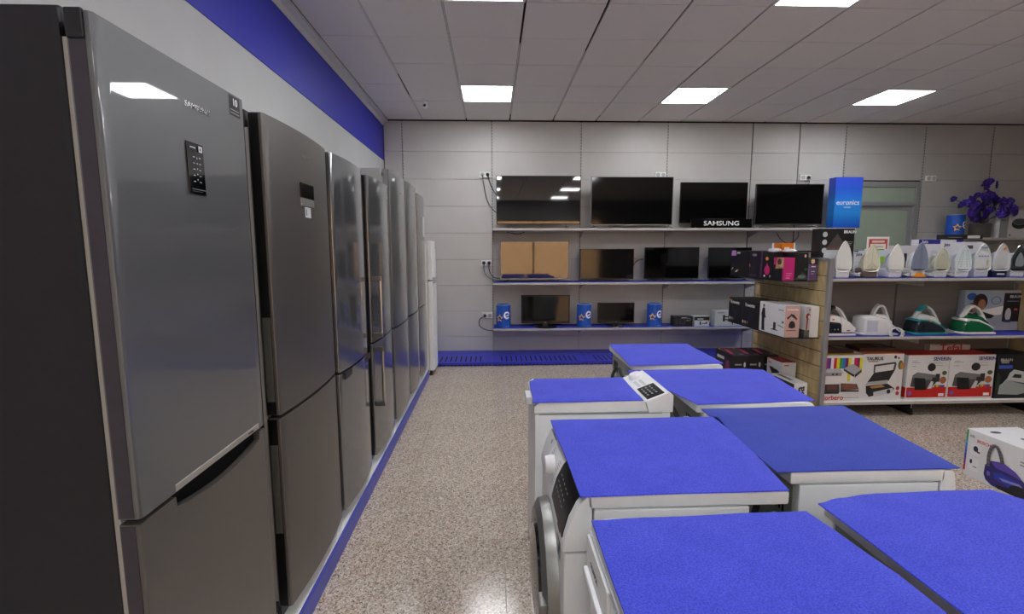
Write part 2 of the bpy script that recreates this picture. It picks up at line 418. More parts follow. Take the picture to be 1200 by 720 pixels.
# lights
def ceil_light(x, y, label):
    t = thing('ceiling_light', label, 'ceiling light', (x, y, ZC), 0, 'square ceiling light panels')
    f = MB(); a = .298; b_ = .277
    f.box(-a, a, -a, -b_, -.003, .02, .001, seg=1); f.box(-a, a, b_, a, -.003, .02, .001, seg=1); f.box(-a, -b_, -b_, b_, -.003, .02, .001, seg=1); f.box(b_, a, -b_, b_, -.003, .02, .001, seg=1)
    obj('frame', f, M_TBAR, t); obj('diffuser', MB().box(-b_, b_, -b_, b_, .002, .015), M_LED, t)
LBL = {(1, 1): 'lit square ceiling panel above the top left television, leftmost of the far row', (5, 1): 'lit square ceiling panel, middle of the three in the far row',
       (9, 1): 'lit square ceiling panel in the far row, nearest the right edge', (1, 5): 'lit ceiling panel cut off by the top edge, left one, straight above the aisle',
       (5, 5): 'lit ceiling panel cut off by the top edge, right one, above the washing machines'}
for j in (1, 5, 9, 13, 17):
    for k in (1, 5, 9):
        if (k, j) not in LIT: continue
        x = GX0+.6*(k+.5); y = GY1-.6*(j-.5)
        ceil_light(x, y, LBL.get((k, j), 'lit square ceiling panel outside the picture, %s column, %s row' % ({1: 'left', 5: 'middle', 9: 'right'}[k], {1: 'far', 5: 'near', 9: 'overhead', 13: 'rear', 17: 'added rearmost fill'}[j])))
t = thing('security_camera', 'small white dome security camera on the ceiling beside the first lit panel', 'security camera', (-.797, 6.1, ZC))
obj('mount', MB().lathe([(.03, 0), (.03, -.02), (.018, -.025)], 16), M_WHITE, t)
obj('housing', MB().lathe([(.0, -.02), (.026, -.03), (.034, -.055), (.03, -.08), (.0, -.095)], 16), M_WHITE, t)
obj('lens', MB().lathe([(.014, -.03), (.014, -.036), (0.001, -.038)], 12, 'y', (0, 0, -.062)), M_BLACKGL, t)

# ================================================================== FRIDGES
obj_pl = thing('fridge_plinth', 'long low white plinth with a blue front strip under the row of fridges', 'plinth', (-1.1, 3.3, 0))
obj('plinth_top', MB().box(-.39, .315, -2.9, 2.42, .005, .085, .003), M_WHITE2, obj_pl)
for y0, y1 in ((-2.9, -.28), (-.277, 2.42)):
    obj('front_strip', MB().box(.315, .33, y0, y1, 0, .084, .002, seg=1), mat('strip_blue', '4850b0', .4), obj_pl)
def bowed(w, bow, th, r=.006, n=14):
    pts = []
    for i in range(n+1):
        u = -w/2+w*i/n; e = abs(u)/(w/2)
        y = -bow*(1-e*e)
        if i == 0: pts += [(u, r), (u+r*.3, y+r*.3), (u+r, y-bow*.02), (u+r+.003, y-bow*.04)]
        elif i == n: pts += [(u-r-.003, y-bow*.04), (u-r, y-bow*.02), (u-r*.3, y+r*.3), (u, r)]
        else: pts.append((u, y))
    pts += [(w/2, th), (-w/2, th)]
    return pts
def fridge(label, y0, y1, top, xf, seam, msteel, mside, medge, bow=.02, base=.085, depth=.62, gap=.012, dbot=.15, notch=None, group=None, handle=None, lowm=None):
    w = y1-y0
    t = thing('fridge_freezer', label, 'fridge', (xf, (y0+y1)/2, base), PI/2, group)
    th = .048
    H = top-base
    b = MB().box(-w/2+.004, w/2-.004, th+gap, depth, .03, H+.012, .006)
    for sx in (-1, 1):
        for yy in (.12, depth-.08): b.lathe([(.02, 0), (.02, .035)], 10, c=(sx*(w/2-.06), yy, 0))
    obj('body', b, mside, t)
    obj('gasket', MB().box(-w/2+.004, w/2-.004, th-.002, th+gap+.002, dbot-base+.02, H-.05), M_GASKET, t)
    sz = seam-base
    du = MB().prism(bowed(w, bow, th), 'z', sz+.006, H, bev=.003)
    u = obj('fridge_door', du, msteel, t)
    if notch:
        l0, l1, dp = notch
        n = 10
        pts = [(-w/2, dbot-base), (w/2, dbot-base), (w/2, sz-.006), (l1, sz-.006)]
        for i in range(n+1):
            x = l1+(l0-l1)*i/n; s_ = math.sin(PI*i/n)
            pts.append((x, sz-.006-dp*(.55+.45*s_)))
        pts += [(l0, sz-.006), (-w/2, sz-.006)]
        l = obj('freezer_door', MB().prism(pts, 'y', 0, th, bev=.002), lowm or msteel, t)
        obj('handle_pocket', MB().box(l0-.005, l1+.005, .02, th-.004, sz-.006-dp-.004, sz-.004), mat('pocket_black', '070708', .6, spec=.1), l)
        obj('handle_trim', MB().box(l0, l1-.005, -.0025, .004, sz+.008, sz+.026, .001, seg=1), mat('trim_silver', 'b9b7b2', .35, .6), u)
    else:
        l = obj('freezer_door', MB().prism(bowed(w, bow, th), 'z', dbot-base, sz-.006, bev=.003), lowm or msteel, t)
    e = medge
    for d_, z0, z1 in ((u, sz+.01, H-.004), (l, dbot-base+.004, sz-.01)):
        obj('door_edge', MB().box(-w/2-.0015, -w/2+.002, .012, th-.004, z0, z1), e, d_)
    obj('hinge_cover', MB().box(w/2-.07, w/2-.002, .03, .085, H-.004, H+.013, .004), M_BLACKPL, t)
    obj('kick_plate', MB().box(-w/2+.02, w/2-.02, .05, .065, .0, dbot-base+.03), M_BLACKPL, t)
    fr = lambda U, V, E: (-w/2+U, -E-bow*(1-((-w/2+U)/(w/2))**2), V)
    return t, u, l, w, H, fr
# 1: nearest, glossy, pocket handle
XF = -.79
t, u, l, w, H, fr = fridge('nearest tall fridge freezer, glossy grey doors and dark side, black control display', 1.062, 1.662, 2.005, -.80, .917, M_STEELG, M_FSIDE, M_FEDGE, bow=0.0, notch=(-.175, .262, .05), gap=.012, lowm=mat('satin_steel_low', '6d6a67', .3, .55, var=.03, scale=30, stretch=(1, 1, 30)), depth=.66)
obj('front_flange', MB().box(-w/2-.001, -w/2+.006, .06, .072, .02, H+.004), mat('flange_dark', '26262a', .4, .3), t)
obj('side_hinge', MB().box(-w/2-.006, -w/2+.004, .012, .046, H-.055, H+.003, .003), M_BLACKPL, t, label='dark grey top hinge cap')
lettering('SAMSUNG', .02, M_CHROME, fr, .345, 1.905-.085+.005, u, squash=1.25)
ds = obj('control_display', MB().prism([(-.022, 1.592), (.052, 1.592), (.052, 1.728), (-.022, 1.728)], 'y', -.0035, 0, bev=.001), M_BLACKGL, u)
mbx = []
for i in range(5):
    mbx += [(rect(.298, 1.625+.016*i, .307, 1.627+.016*i), pal('b8c4cc')), (rect(.324, 1.625+.016*i, .333, 1.627+.016*i), pal('b8c4cc')), (ell(.316, 1.632+.014*i, .0025, .0025, 8), pal('8fa0aa'))]
mbx += [(rect(.326, 1.706, .343, 1.722), pal('d8dcde')), (rect(.331, 1.710, .336, 1.717), pal('333333')), (rect(.287, 1.712, .312, 1.716), pal('9fb0ba')), (rect(.285, 1.604, .345, 1.606), pal('6d7478')), (rect(.285, 1.599, .33, 1.600), pal('6d7478'))]
decal(mbx, lambda U, V, E: fr(U, V, E+.0036), ds, 'display_print')
decal([(rect(.512, 1.855, .575, 1.915), pal('141416')), (rect(.518, 1.872, .569, 1.874), pal('b0b0b0')), (rect(.518, 1.862, .569, 1.865), pal('909090'))], fr, u, 'badge')
lettering('10', .03, pal('e8e8e8'), fr, .542, 1.895, u, e=.003)
lettering('no frost', .010, pal('3a3a3a'), lambda U, V, E: fr(U, V, E+.003), .5, .917-.085+.017, u)
# 2
t, u, l, w, H, fr = fridge('second fridge freezer in the row, brushed dark steel with small display and white sticker', 1.765, 2.405, 1.998, XF, .912, M_STEELB, M_FSIDE, mat('edge_black', '0b0b0c', .35), bow=.018, dbot=.15)
lettering('HISENSE', .016, M_CHROME, fr, .335, 1.82, u, squash=1.2)
obj('control_display', MB().box(-.06, .08, -.023, -.014, 1.652, 1.712, .001), M_BLACKGL, u)
obj('button_strip', MB().box(-.058, .078, -.0225, -.014, 1.62, 1.651, .001), mat('strip_silver', 'a5a5a3', .3, .5), u)
decal([(rect(.30, 1.575, .365, 1.617), pal('dfe2e2')), (rect(.31, 1.583, .322, 1.61), pal('8a8a8a'))], fr, u, 'sticker')
for z0, z1 in ((.885, 1.2), (.37, .72)):
    q = MB().box(-w/2-.003, -w/2, .014, .042, z0, z1, .003); obj('side_grip', q, mat('grip_grey', '4a4b49', .35), u if z0 > .8 else l)
# 3
t, u, l, w, H, fr = fridge('third fridge freezer in the row, glossy mirror-like steel with a bright near edge', 2.46, 3.04, 1.998, XF, .892, M_STEELM, M_FSIDEG, M_CHROME, bow=.022, notch=None)
obj('door_handle', MB().prism([(-w/2+.05, .765), (w/2-.02, .765), (w/2-.02, .80), (-w/2+.05, .80)], 'y', -.018, .005), M_BLACKPL, l)
decal([(ell(.5, 1.8, .016, .02), M_CHROME)], fr, u, 'badge')
# 4 with bar handles
t, u, l, w, H, fr = fridge('fourth fridge freezer in the row, mirror-like steel with two bar handles', 3.15, 3.77, 1.992, XF, .915, M_STEELM, M_FSIDEG, M_BLACKPL, bow=.018)
for z0, z1, pr in ((.865, 1.265, u), (.40, .80, l)):
    h = obj('door_handle', MB().box(-w/2+.028, -w/2+.052, -.065, -.047, z0, z1, .004), M_CHROME, pr)
    for z in (z0, z1-.03): obj('handle_bracket', MB().box(-w/2+.026, -w/2+.054, -.063, .0, z, z+.03, .003), mat('bracket_steel', '77787a', .3, .8), h)
decal([(ell(.52, 1.8, .012, .014), M_CHROME)], fr, u, 'badge')
# 5-7 taller ones
t, u, l, w, H, fr = fridge('fifth fridge freezer in the row, taller, satin steel with a round badge', 3.845, 4.5, 2.135, XF, .9, M_STEELG, mat('side_silver', 'a9acae', .4, .5), M_FSIDEG, bow=.02, depth=.68)
decal([(ell(.35, 1.73, .022, .028), M_CHROME), (rect(.33, 1.90, .38, 1.91), M_CHROME)], fr, u, 'badge')
obj('side_grip', MB().box(-w/2-.003, -w/2, .012, .04, .45, .8, .003), M_BLACKPL, l)
t, u, l, w, H, fr = fridge('sixth fridge freezer in the row, taller, plain satin steel', 4.53, 5.14, 2.14, XF, .9, M_STEELG, M_FSIDEG, M_BLACKPL, bow=.018, depth=.68)
decal([(rect(.25, 1.85, .35, 1.862), M_CHROME), (ell(.3, .72+.3, .02, .03), M_CHROME)], fr, u, 'badge')
t, u, l, w, H, fr = fridge('seventh steel fridge freezer, farthest in the row, with a slim display beside the white fridge', 5.165, 5.71, 2.105, XF, .9, mat('steel_far', 'a3a2a0', .22, .9, var=.02, scale=30), M_FSIDEG, M_FSIDEG, bow=.012, depth=.66)
obj('control_display', MB().box(.09, .2, -.014, -.006, 1.58, 1.8, .002), mat('display_silver', 'cfd1d2', .3), u)
decal([(rect(.2, 1.62+.04*i, .24, 1.63+.04*i), pal('8c9094')) for i in range(5)], fr, u, 'display_print')
# white one
t = thing('fridge_freezer', 'slim shorter white fridge freezer standing at the end of the steel row', 'fridge', (-.72, 5.995, 0), PI/2)
w = .42
obj('body', MB().box(-w/2, w/2, .055, .6, .02, 1.61, .006), M_WHITE, t)
for z0, z1, nm in ((1.16, 1.62, 'freezer_door'), (.06, 1.145, 'fridge_door')):
    d = obj(nm, MB().prism(bowed(w, .012, .05), 'z', z0, z1, bev=.004), M_WHITE, t)
    zz = z0+.004 if z0 > 1 else z1-.03
    obj('door_handle', MB().box(-w/2+.02, w/2-.12, -.026, -.002, zz, zz+.026, .004), mat('handle_grey', 'b9bcbe', .4), d)
obj('badge', MB().box(.02, .07, -.016, -.008, 1.535, 1.545), mat('badge_grey', '90959a', .4), t)
obj('kick_plate', MB().box(-w/2+.01, w/2-.01, .02, .06, 0, .06), M_BLACKPL, t)
# ================================================================== WASHING MACHINES AND MATS
def machine(label, cx, cy, face, w=.6, d=.56, lid_back=.0, style='plain', htop=.852):
    """local front -y; face=-1 faces -x, +1 faces +x; origin at centre of the footprint"""
    t = thing('washing_machine', label, 'washing machine', (cx, cy, 0), -PI/2 if face < 0 else PI/2)
    f, bk = -d/2, d/2
    z1 = htop
    b = MB().box(-w/2, w/2, f+.05, bk-.03, .03, z1-.042, .006)
    obj('body', b, M_WHITE, t)
    ft = MB()
    for sx in (-1, 1):
        for yy in (f+.1, bk-.1): ft.lathe([(.022, 0), (.022, .012), (.012, .014), (.012, .035)], 12, c=(sx*(w/2-.06), yy, 0))
    obj('feet', ft, M_BLACKPL, t)
    obj('top_panel', MB().box(-w/2, w/2, f+.03, bk+lid_back, z1-.04, z1, .007), M_WHITE2, t)
    if style == 'bulge':
        prof = [(f+.045, z1-.002), (f+.03, z1-.002), (f+.006, z1-.03), (f-.016, z1-.075), (f-.03, z1-.125), (f-.037, z1-.165), (f+.045, z1-.165)]
        fz = z1-.165
    else:
        prof = [(f+.045, z1-.004), (f+.012, z1-.004), (f+.002, z1-.014), (f-.004, z1-.06), (f-.004, z1-.15), (f+.045, z1-.15)]
        fz = z1-.15
    fa = obj('control_panel', MB().prism(prof, 'x', -w/2, w/2, bev=.004), M_WHITE, t)
    fp = obj('front_panel', MB().box(-w/2, w/2, f-.034 if style == 'bulge' else f, f+.055, .09, fz-.004, .012), M_WHITE, t)
    obj('kick_plate', MB().box(-w/2+.01, w/2-.01, f+.012, f+.05, .02, .088, .003), M_WHITE2, t)
    # door
    y0 = f-.034 if style == 'bulge' else f
    dz = .418; rad = .25 if style == 'bulge' else .17
    dr = obj('door', MB().lathe([(rad*.66, y0-.03), (rad*.7, y0-.045), (rad*.86, y0-.05), (rad*.97, y0-.035), (rad, y0-.004), (rad, y0+.004), (rad*.66, y0+.004)], 48, 'y', (0, 0, dz)), M_RING if style == 'bulge' else M_WHITE2, t)
    obj('door_glass', MB().lathe([(rad*.7, y0-.03), (rad*.64, y0-.055), (rad*.4, y0-.066), (.001, y0-.07)], 40, 'y', (0, 0, dz)), M_BLACKGL, dr)
    obj('door_handle', MB().box(rad*.72, rad*.98, y0-.062, y0-.035, dz-.07, dz+.07, .008), M_RING if style == 'bulge' else M_WHITE, dr)
    # rear
    rp = obj('rear_panel', MB().box(-w/2+.02, w/2-.02, bk-.034, bk-.022, .06, z1-.05, .002), M_GALV, t)
    sl = MB()
    for i in range(6): sl.box(-w/2+.06+.018*i, -w/2+.068+.018*i, bk-.0235, bk-.0205, z1-.16, z1-.09); sl.box(w/2-.068-.018*i, w/2-.06-.018*i, bk-.0235, bk-.0205, z1-.16, z1-.09)
    obj('vent_slots', sl, M_SLOT, rp, kind='stuff')
    obj('access_cover', MB().lathe([(.16, bk-.022), (.155, bk-.014), (.001, bk-.012)], 32, 'y', (0, 0, .42)), M_GALVD, rp)
    for sx in (-1, 1):
        obj('transport_bolt', MB().lathe([(.02, bk-.024), (.02, bk-.008), (.008, bk-.004)], 14, 'y', (sx*.2, 0, z1-.2)), mat('bolt_pale', 'a8b0a0', .5), rp)
    obj('inlet_fitting', MB().lathe([(.022, bk-.03), (.022, bk+.0), (.03, bk+.004), (.03, bk+.026), (.012, bk+.028)], 16, 'y', (-sgn_inlet*.22, 0, z1-.11)), mat('fitting_pale', 'b5bbae', .45), rp)
    hp = smoothpath([(.15, bk-.02, z1-.12), (.16, bk+.01, z1-.2), (.1, bk+.012, z1-.35), (-.02, bk+.014, z1-.5), (-.1, bk+.01, z1-.3), (-.14, bk+.012, z1-.15), (-.02, bk+.01, z1-.09)], 6)
    obj('drain_hose', MB().tube(hp, .011, 8), mat('hose_grey', '3b3e3d', .55), rp)
    frf = lambda U, V, E: (U, f-.004-E, V)
    return t, fa, f, bk, z1
sgn_inlet = 1
# B
t, fa, f, bk, z1 = machine('white front-loading washing machine with black display, chrome porthole ring and round dial, facing the aisle', .485, 1.548, -1, d=.52, lid_back=.082, style='bulge', w=.588)
def bulge_y(z):
    P = [(z1-.002, f+.03), (z1-.03, f+.006), (z1-.075, f-.016), (z1-.125, f-.03), (z1-.165, f-.037)]
    for (a, ya), (b, yb) in zip(P, P[1:]):
        if b <= z <= a: return ya+(yb-ya)*(a-z)/(a-b)
    return f-.037
fb = lambda U, V, E: (U, bulge_y(V)-E, V)
# display strip that wraps over the bulge
ds = MB(); rr = []
for i in range(9):
    z = z1-.012-.128*i/8; y = bulge_y(z)
    rr.append([(.03-.002, y-.003, z), (.262, y-.003, z), (.262, y+.002, z), (.028, y+.002, z)])
obj('display', ds.loft(rr), mat('display_black', '0b0b0d', .3, spec=.3), fa)
decal([(rect(.06+.03*i, z1-.05-.02*j, .075+.03*i, z1-.047-.02*j), pal('c0c4c8')) for i in range(5) for j in range(3)], lambda U, V, E: fb(U, V, E+.0034), fa, 'display_print')
kz = z1-.078
obj('dial', MB().lathe([(.034, bulge_y(kz)+.004), (.034, bulge_y(kz)-.012), (.029, bulge_y(kz)-.03), (.02, bulge_y(kz)-.033), (.001, bulge_y(kz)-.033)], 28, 'y', (-.075, 0, kz)), M_WHITE, fa)
decal([(rect(-.03+.0*i, z1-.045-.009*i, -.0, z1-.0425-.009*i), pal('9a9ea2')) for i in range(9)]+[(rect(-.145, z1-.045-.009*i, -.122, z1-.0425-.009*i), pal('9a9ea2')) for i in range(7)], fb, fa, 'dial_print')
rr = []
for i in range(7):
    z = z1-.028-.118*i/6; y = bulge_y(z)
    rr.append([(-.288, y-.005, z), (-.16, y-.005, z), (-.16, y+.002, z), (-.288, y+.002, z)])
obj('detergent_drawer', MB().loft(rr), M_WHITE2, fa)
decal([(ell(-.2, z1-.045, .008, .008, 12), pal('8a8f93'))], lambda U, V, E: (U, bulge_y(V)-.0055-E, V), fa, 'emblem')
decal([(rect(.18, .62, .235, .675), pal('31566f')), (rect(.185, .65, .208, .67), pal('cfd8dc')), (rect(.212, .627, .23, .645), pal('9fc3cf'))], lambda U, V, E: (U, f-.0345-E, V), t, 'energy_sticker')
decal([(rect(.17, .70, .225, .712), pal('5d6064'))], lambda U, V, E: (U, bulge_y(V)-.0005-E, V), t, 'badge')
# A top loader
t = thing('top_loading_washing_machine', 'narrow white top-loading washing machine with tilted control panel, at the aisle end of its row', 'washing machine', (.49, 2.265, 0), -PI/2)
w, d, f, bk = .40, .62, -.31, .31
obj('body', MB().box(-w/2, w/2, f, bk-.01, .02, .80, .008), M_WHITE, t)
obj('control_console', MB().prism([(bk-.11, .80), (bk-.125, .852), (bk-.02, .892), (bk, .878), (bk, .80)], 'x', -w/2, w/2, bev=.003), M_WHITE, t)
ld = obj('lid', MB().prism([(f-.002, .804), (f-.002, .835), (f+.02, .853), (bk-.128, .853), (bk-.113, .804)], 'x', -w/2+.002, w/2-.002, bev=.003), M_WHITE2, t)
obj('lid_catch', MB().box(-.06, .06, f-.028, f+.002, .80, .835, .005), M_WHITE, ld)
cfr = lambda U, V, E: (U, bk-.125+V*.934-E*.356, .8522+V*.356+E*.934)
c_ = t
mbp = MB(); mbp.loft([[cfr(.03, .012, 0), cfr(.185, .012, 0), cfr(.185, .095, 0), cfr(.03, .095, 0)], [cfr(.03, .012, .003), cfr(.185, .012, .003), cfr(.185, .095, .003), cfr(.03, .095, .003)]])
obj('display', mbp, M_BLACKGL, t)
decal([(rect(.05+.03*i, .025+.02*j, .068+.03*i, .033+.02*j), pal('7b848c')) for i in range(4) for j in range(3)], lambda U, V, E: cfr(U, V, E+.0032), t, 'display_print')
decal([(rect(-.075+.016*i, .025+.026*j, -.068+.016*i, .04+.026*j), pal('aab0b4')) for i in range(6) for j in range(2)], cfr, t, 'dial_print')
kn = MB(); kr = []
for r_, e in ((.034, 0), (.033, .016), (.026, .024), (.001, .025)):
    kr.append([cfr(-.13+r_*math.cos(2*PI*i/24), .055+r_*math.sin(2*PI*i/24), e) for i in range(24)])
obj('dial', kn.loft(kr), M_WHITE, t)
obj('side_seam', MB().box(w/2-.001, w/2+.0008, f+.02, bk-.05, .797, .800), mat('seam_grey', '8d9194', .6), t)
obj('side_vent', MB().prism([(bk-.06, .70), (bk, .75), (bk, .70)], 'x', w/2-.002, w/2+.001), M_SLOT, t)
# C
sgn_inlet = -1
t, fa, f, bk, z1 = machine('white washing machine nearest the camera, facing the aisle, with ridged detergent drawer', .50, .845, -1, d=.515, lid_back=.02, w=.60)
dw = obj('detergent_drawer', MB().box(-.285, -.07, f-.013, f+.0, z1-.135, z1-.03, .006), M_WHITE2, fa)
obj('drawer_handle', MB().box(-.27, -.09, f-.024, f-.01, z1-.128, z1-.105, .005), M_WHITE, dw)
for zz in (.02, .034): obj('ridge', MB().box(-.28, .28, f-.0075, f-.002, z1-zz-.003, z1-zz, .001), mat('ridge_grey', 'b4b8bb', .4), fa)
lettering('OLIMPIA', .018, pal('6f757a'), lambda U, V, E: (U, f-.013-E, V), -.19, z1-.072, dw, squash=1.1)
obj('dial', MB().lathe([(.032, f), (.032, f-.016), (.024, f-.028), (.001, f-.029)], 24, 'y', (.0, 0, z1-.08)), M_WHITE, fa)
for i in range(5): obj('button', MB().lathe([(.008, f), (.008, f-.012), (.001, f-.013)], 12, 'y', (.08+.035*i, 0, z1-.1)), M_WHITE2, fa)
# right column, backs to the aisle
sgn_inlet = 1
def plainface(t, fa, f, z1, disp=True):
    obj('detergent_drawer', MB().box(-.285, -.11, f-.012, f+.0, z1-.135, z1-.03, .006), M_WHITE2, fa)
    obj('dial', MB().lathe([(.032, f), (.032, f-.016), (.024, f-.028), (.001, f-.029)], 24, 'y', (.0, 0, z1-.08)), M_WHITE, fa)
    obj('display', MB().box(.09, .26, f-.008, f, z1-.12, z1-.04, .002), M_BLACKGL, fa)
t, fa, f, bk, z1 = machine('white washing machine in the right column beside the display-fronted one, back and hose fitting showing', 1.16, 1.66, 1, d=.52, lid_back=0, w=.588); plainface(t, fa, f, z1)
obj('side_emboss', MB().lathe([(.25, -.2945), (.25, -.298), (.24, -.2995), (.23, -.298), (.23, -.2945)], 48, 'y', (.0, 0, .5), cap=False), M_WHITE2, t).matrix_parent_inverse = Matrix()
t, fa, f, bk, z1 = machine('white washing machine nearest the bottom right corner, its grey back to the gap', 1.16, .90, 1, d=.55, lid_back=0.0, w=.60); plainface(t, fa, f, z1)
t, fa, f, bk, z1 = machine('white washing machine directly behind the tilted control panel of the top loader', 1.15, 2.31, 1, d=.53, lid_back=.0, w=.585); plainface(t, fa, f, z1)
t, fa, f, bk, z1 = machine('farthest white washing machine, its dark back facing the aisle', 1.08, 3.03, 1, d=.53, lid_back=0.0, w=.6); plainface(t, fa, f, z1)
def mat_cover(label, pts, z, m, seed, tilt=0):
    """blue felt mat: outline subdivided, slightly wavy edges"""
    rnd = random.Random(seed)
    cx = sum(p[0] for p in pts)/len(pts); cy = sum(p[1] for p in pts)/len(pts)
    out = []; n = len(pts)
    for i in range(n):
        a, b = pts[i], pts[(i+1) % n]
        k = 8; ph = rnd.uniform(0, 6); am = .0025
        for j in range(k):
            s_ = j/k; wv = am*math.sin(s_*PI)*math.sin(5*s_+ph)
            dx, dy = b[0]-a[0], b[1]-a[1]; L_ = math.hypot(dx, dy)
            out.append((a[0]+dx*s_-dy/L_*wv, a[1]+dy*s_+dx/L_*wv))
    mb = MB()
    rings = []
    for s_, dz in ((0.02, .0045), (.5, .0045), (.97, .0045), (.995, .0035), (1.0, .001), (.995, 0.0003), (.97, 0.0003), (.02, .0003)):
        rings.append([((p[0]-cx)*s_, (p[1]-cy)*s_, dz) for p in out])
    mb.loft(rings)
    o = obj('felt_mat', mb, m); o.location = (cx, cy, z)
    return tag(o, label, 'mat')
mat_cover('blue felt mat on the washing machine with the black display', [(.223, 1.845), (.56, 1.85), (.905, 1.853), (.827, 1.255), (.234, 1.244)], .852, M_FELT, 1)
mat_cover('blue felt mat on the machine nearest the camera at the bottom centre', [(.241, 1.13), (.5, 1.14), (.803, 1.149), (.838, .9), (.835, .55), (.24, .55)], .852, M_FELT, 2)
mat_cover('blue felt mat draped on the narrow top-loading machine', [(.182, 2.40), (.21, 2.45), (.675, 2.455), (.668, 2.07), (.172, 2.06)], .8535, M_FELT, 3)
mat_cover('darker blue felt mat on the machine beside the display-fronted one', [(.872, 1.949), (1.2, 1.955), (1.50, 1.963), (1.434, 1.367), (.855, 1.364)], .852, M_FELT2, 4)
mat_cover('blue felt mat filling the bottom right corner of the picture', [(.858, 1.184), (.93, 1.208), (1.05, 1.228), (1.387, 1.235), (1.47, 1.10), (1.47, .60), (.875, .60)], .852, M_FELT, 5)
mat_cover('blue felt mat with curved far edge, behind the tilted control panel', [(.735, 2.60), (.80, 2.615), (1.40, 2.615), (1.50, 2.58), (1.428, 2.035), (.885, 2.005)], .852, M_FELT, 6)
mat_cover('farthest blue felt mat, in front of the blue slotted plinth', [(.818, 3.339), (1.345, 3.342), (1.375, 3.32), (1.353, 2.743), (.785, 2.709)], .852, M_FELT, 7)

# ================================================================== TV WALL
bp = thing('base_plinth', 'long low royal blue slotted metal plinth along the foot of the back wall', 'plinth', (2.5, 6.6, 0))
mb = None
px = [-1.49, -.02, 1.25, 2.48, 3.70, 5.0]
for a in range(5):
    x0, x1 = px[a]-2.5+.002, px[a+1]-2.5-.002
    seg = obj('plinth_panel', MB().box(x0, x1, -.38, .375, .004, .05, .004), M_BLUEP, bp)
    sl = MB(); x = x0+.12
    while x < x1-.12:
        sl.box(x, x+.017, -.33, -.02, .0495, .0508)
        x += .066
    obj('slots', sl, M_SLOT, seg, kind='stuff')
    sf = MB(); x = x0+.03
    while x < x1-.03: sf.box(x, x+.03, -.3808, -.379, .006, .02); x += .05
    obj('front_slots', sf, M_SLOT, seg, kind='stuff')
def wall_shelf(label, xs, z, yf=6.6, blue=True, group=None):
    t = thing('wall_shelf', label, 'shelf', ((xs[0]+xs[-1])/2, 6.79, z), 0)
    cx = (xs[0]+xs[-1])/2; y0 = yf-6.79
    for a in range(len(xs)-1):
        x0, x1 = xs[a]-cx+.001, xs[a+1]-cx-.001
        b = MB().box(x0, x1, y0, .18, -.032, -.003, .003)
        s_ = obj('shelf_board', b, M_SHELF, t)
        if blue: obj('blue_liner', MB().box(x0+.004, x1-.004, y0+.012, .178, -.003, 0), M_SHELFBL, s_)
        else: obj('liner', MB().box(x0+.004, x1-.004, y0+.012, .178, -.003, 0), M_SHELF, s_)
    for x in xs:
        obj('bracket', MB().prism([(y0+.03, -.034), (.188, -.034), (.188, -.13), (.165, -.13)], 'x', x-cx-.002, x-cx+.002), M_SHELF, t)
wall_shelf('top wall shelf carrying the large televisions', [0.0, 1.25, 2.48, 3.70, 5.03], 1.80, blue=False)
wall_shelf('middle wall shelf with blue liner carrying four smaller televisions', [0.0, 1.25, 2.48, 3.70], 1.065)
wall_shelf('bottom wall shelf with blue liner carrying two small televisions and blue cans', [0.0, 1.25, 2.48, 3.70], .432)
def tv(label, x0, x1, z0, z1, zs, y=6.75, feet='two', m=None, tilt=0, bz=.008, logo=None, fx=.28, bzm=None):
    w = x1-x0; h = z1-z0
    t = thing('television', label, 'television', ((x0+x1)/2, y, zs))
    e = z0-zs
    obj('housing', MB().box(-w/2, w/2, 0, .025, e, e+h, .003).box(-w*.3, w*.3, .024, .055, e+.03, e+h*.6, .008), M_BLACKPL, t)
    fr = MB()
    b = bz
    fr.box(-w/2, w/2, -.006, .001, e+h-b, e+h, .001, seg=1); fr.box(-w/2, w/2, -.006, .001, e, e+b*1.6, .001, seg=1)
    fr.box(-w/2, -w/2+b, -.006, .001, e+b*1.6, e+h-b, .001, seg=1); fr.box(w/2-b, w/2, -.006, .001, e+b*1.6, e+h-b, .001, seg=1)
    obj('bezel', fr, bzm or M_BEZEL, t)
    sc = obj('screen', MB().box(-w/2+b*.9, w/2-b*.9, -.0025, .002, e+b*1.5, e+h-b*.9), m or M_SCREEN, t)
    if feet == 'two':
        for s_ in (-1, 1):
            q = MB()
            xx = s_*w*fx
            q.tube([(xx, .012, e+.01), (xx, .012, e*.6), (xx+s_*.015, -.1, .006)], .006, 6)
            q.tube([(xx, .012, e*.6), (xx+s_*.01, .11, .006)], .006, 6)
            obj('foot', q, mat('foot_metal', '6a6a6c', .3, .7), t)
    else:
        st_ = obj('stand', MB().lathe([(.17*w/.7, 0.0005), (.165*w/.7, .008), (.03, .014), (.03, .018)], 28), M_BLACKGL, t)
        obj('stand_neck', MB().box(-.035, .035, -.0, .03, .01, e+.02, .004), M_BLACKPL, t)
    if logo: decal([(rect(-logo, e+b*.5, logo, e+b*1.1), pal('9a9a9c'))], lambda U, V, E: (U, -.006-E, V), t, 'badge')
    return t
ZS = 1.80
tv('large television at the left end of the top shelf, lamp panels reflected in its screen', .055, 1.212, 1.858, 2.511, ZS, m=M_SCREEN2, logo=.02, fx=.33)
tv('large television second from the left on the top shelf, thin silver edge', 1.355, 2.498, 1.845, 2.503, ZS, bzm=mat('bezel_silver', '8a8a8c', .3, .6), logo=.02, fx=.46)
tv('third television on the top shelf, behind the long black lettered plaque', 2.60, 3.545, 1.872, 2.43, ZS, logo=None, bz=.006)
tv('television at the right end of the top shelf, beside the blue display box', 3.665, 4.635, 1.848, 2.41, ZS, fx=.36, logo=.02, bzm=mat('bezel_grey', '5a5a5c', .3, .5))
t = thing('brand_plaque', 'long black plaque with white capital lettering in front of a top-shelf television', 'sign', (3.13, 6.68, ZS))
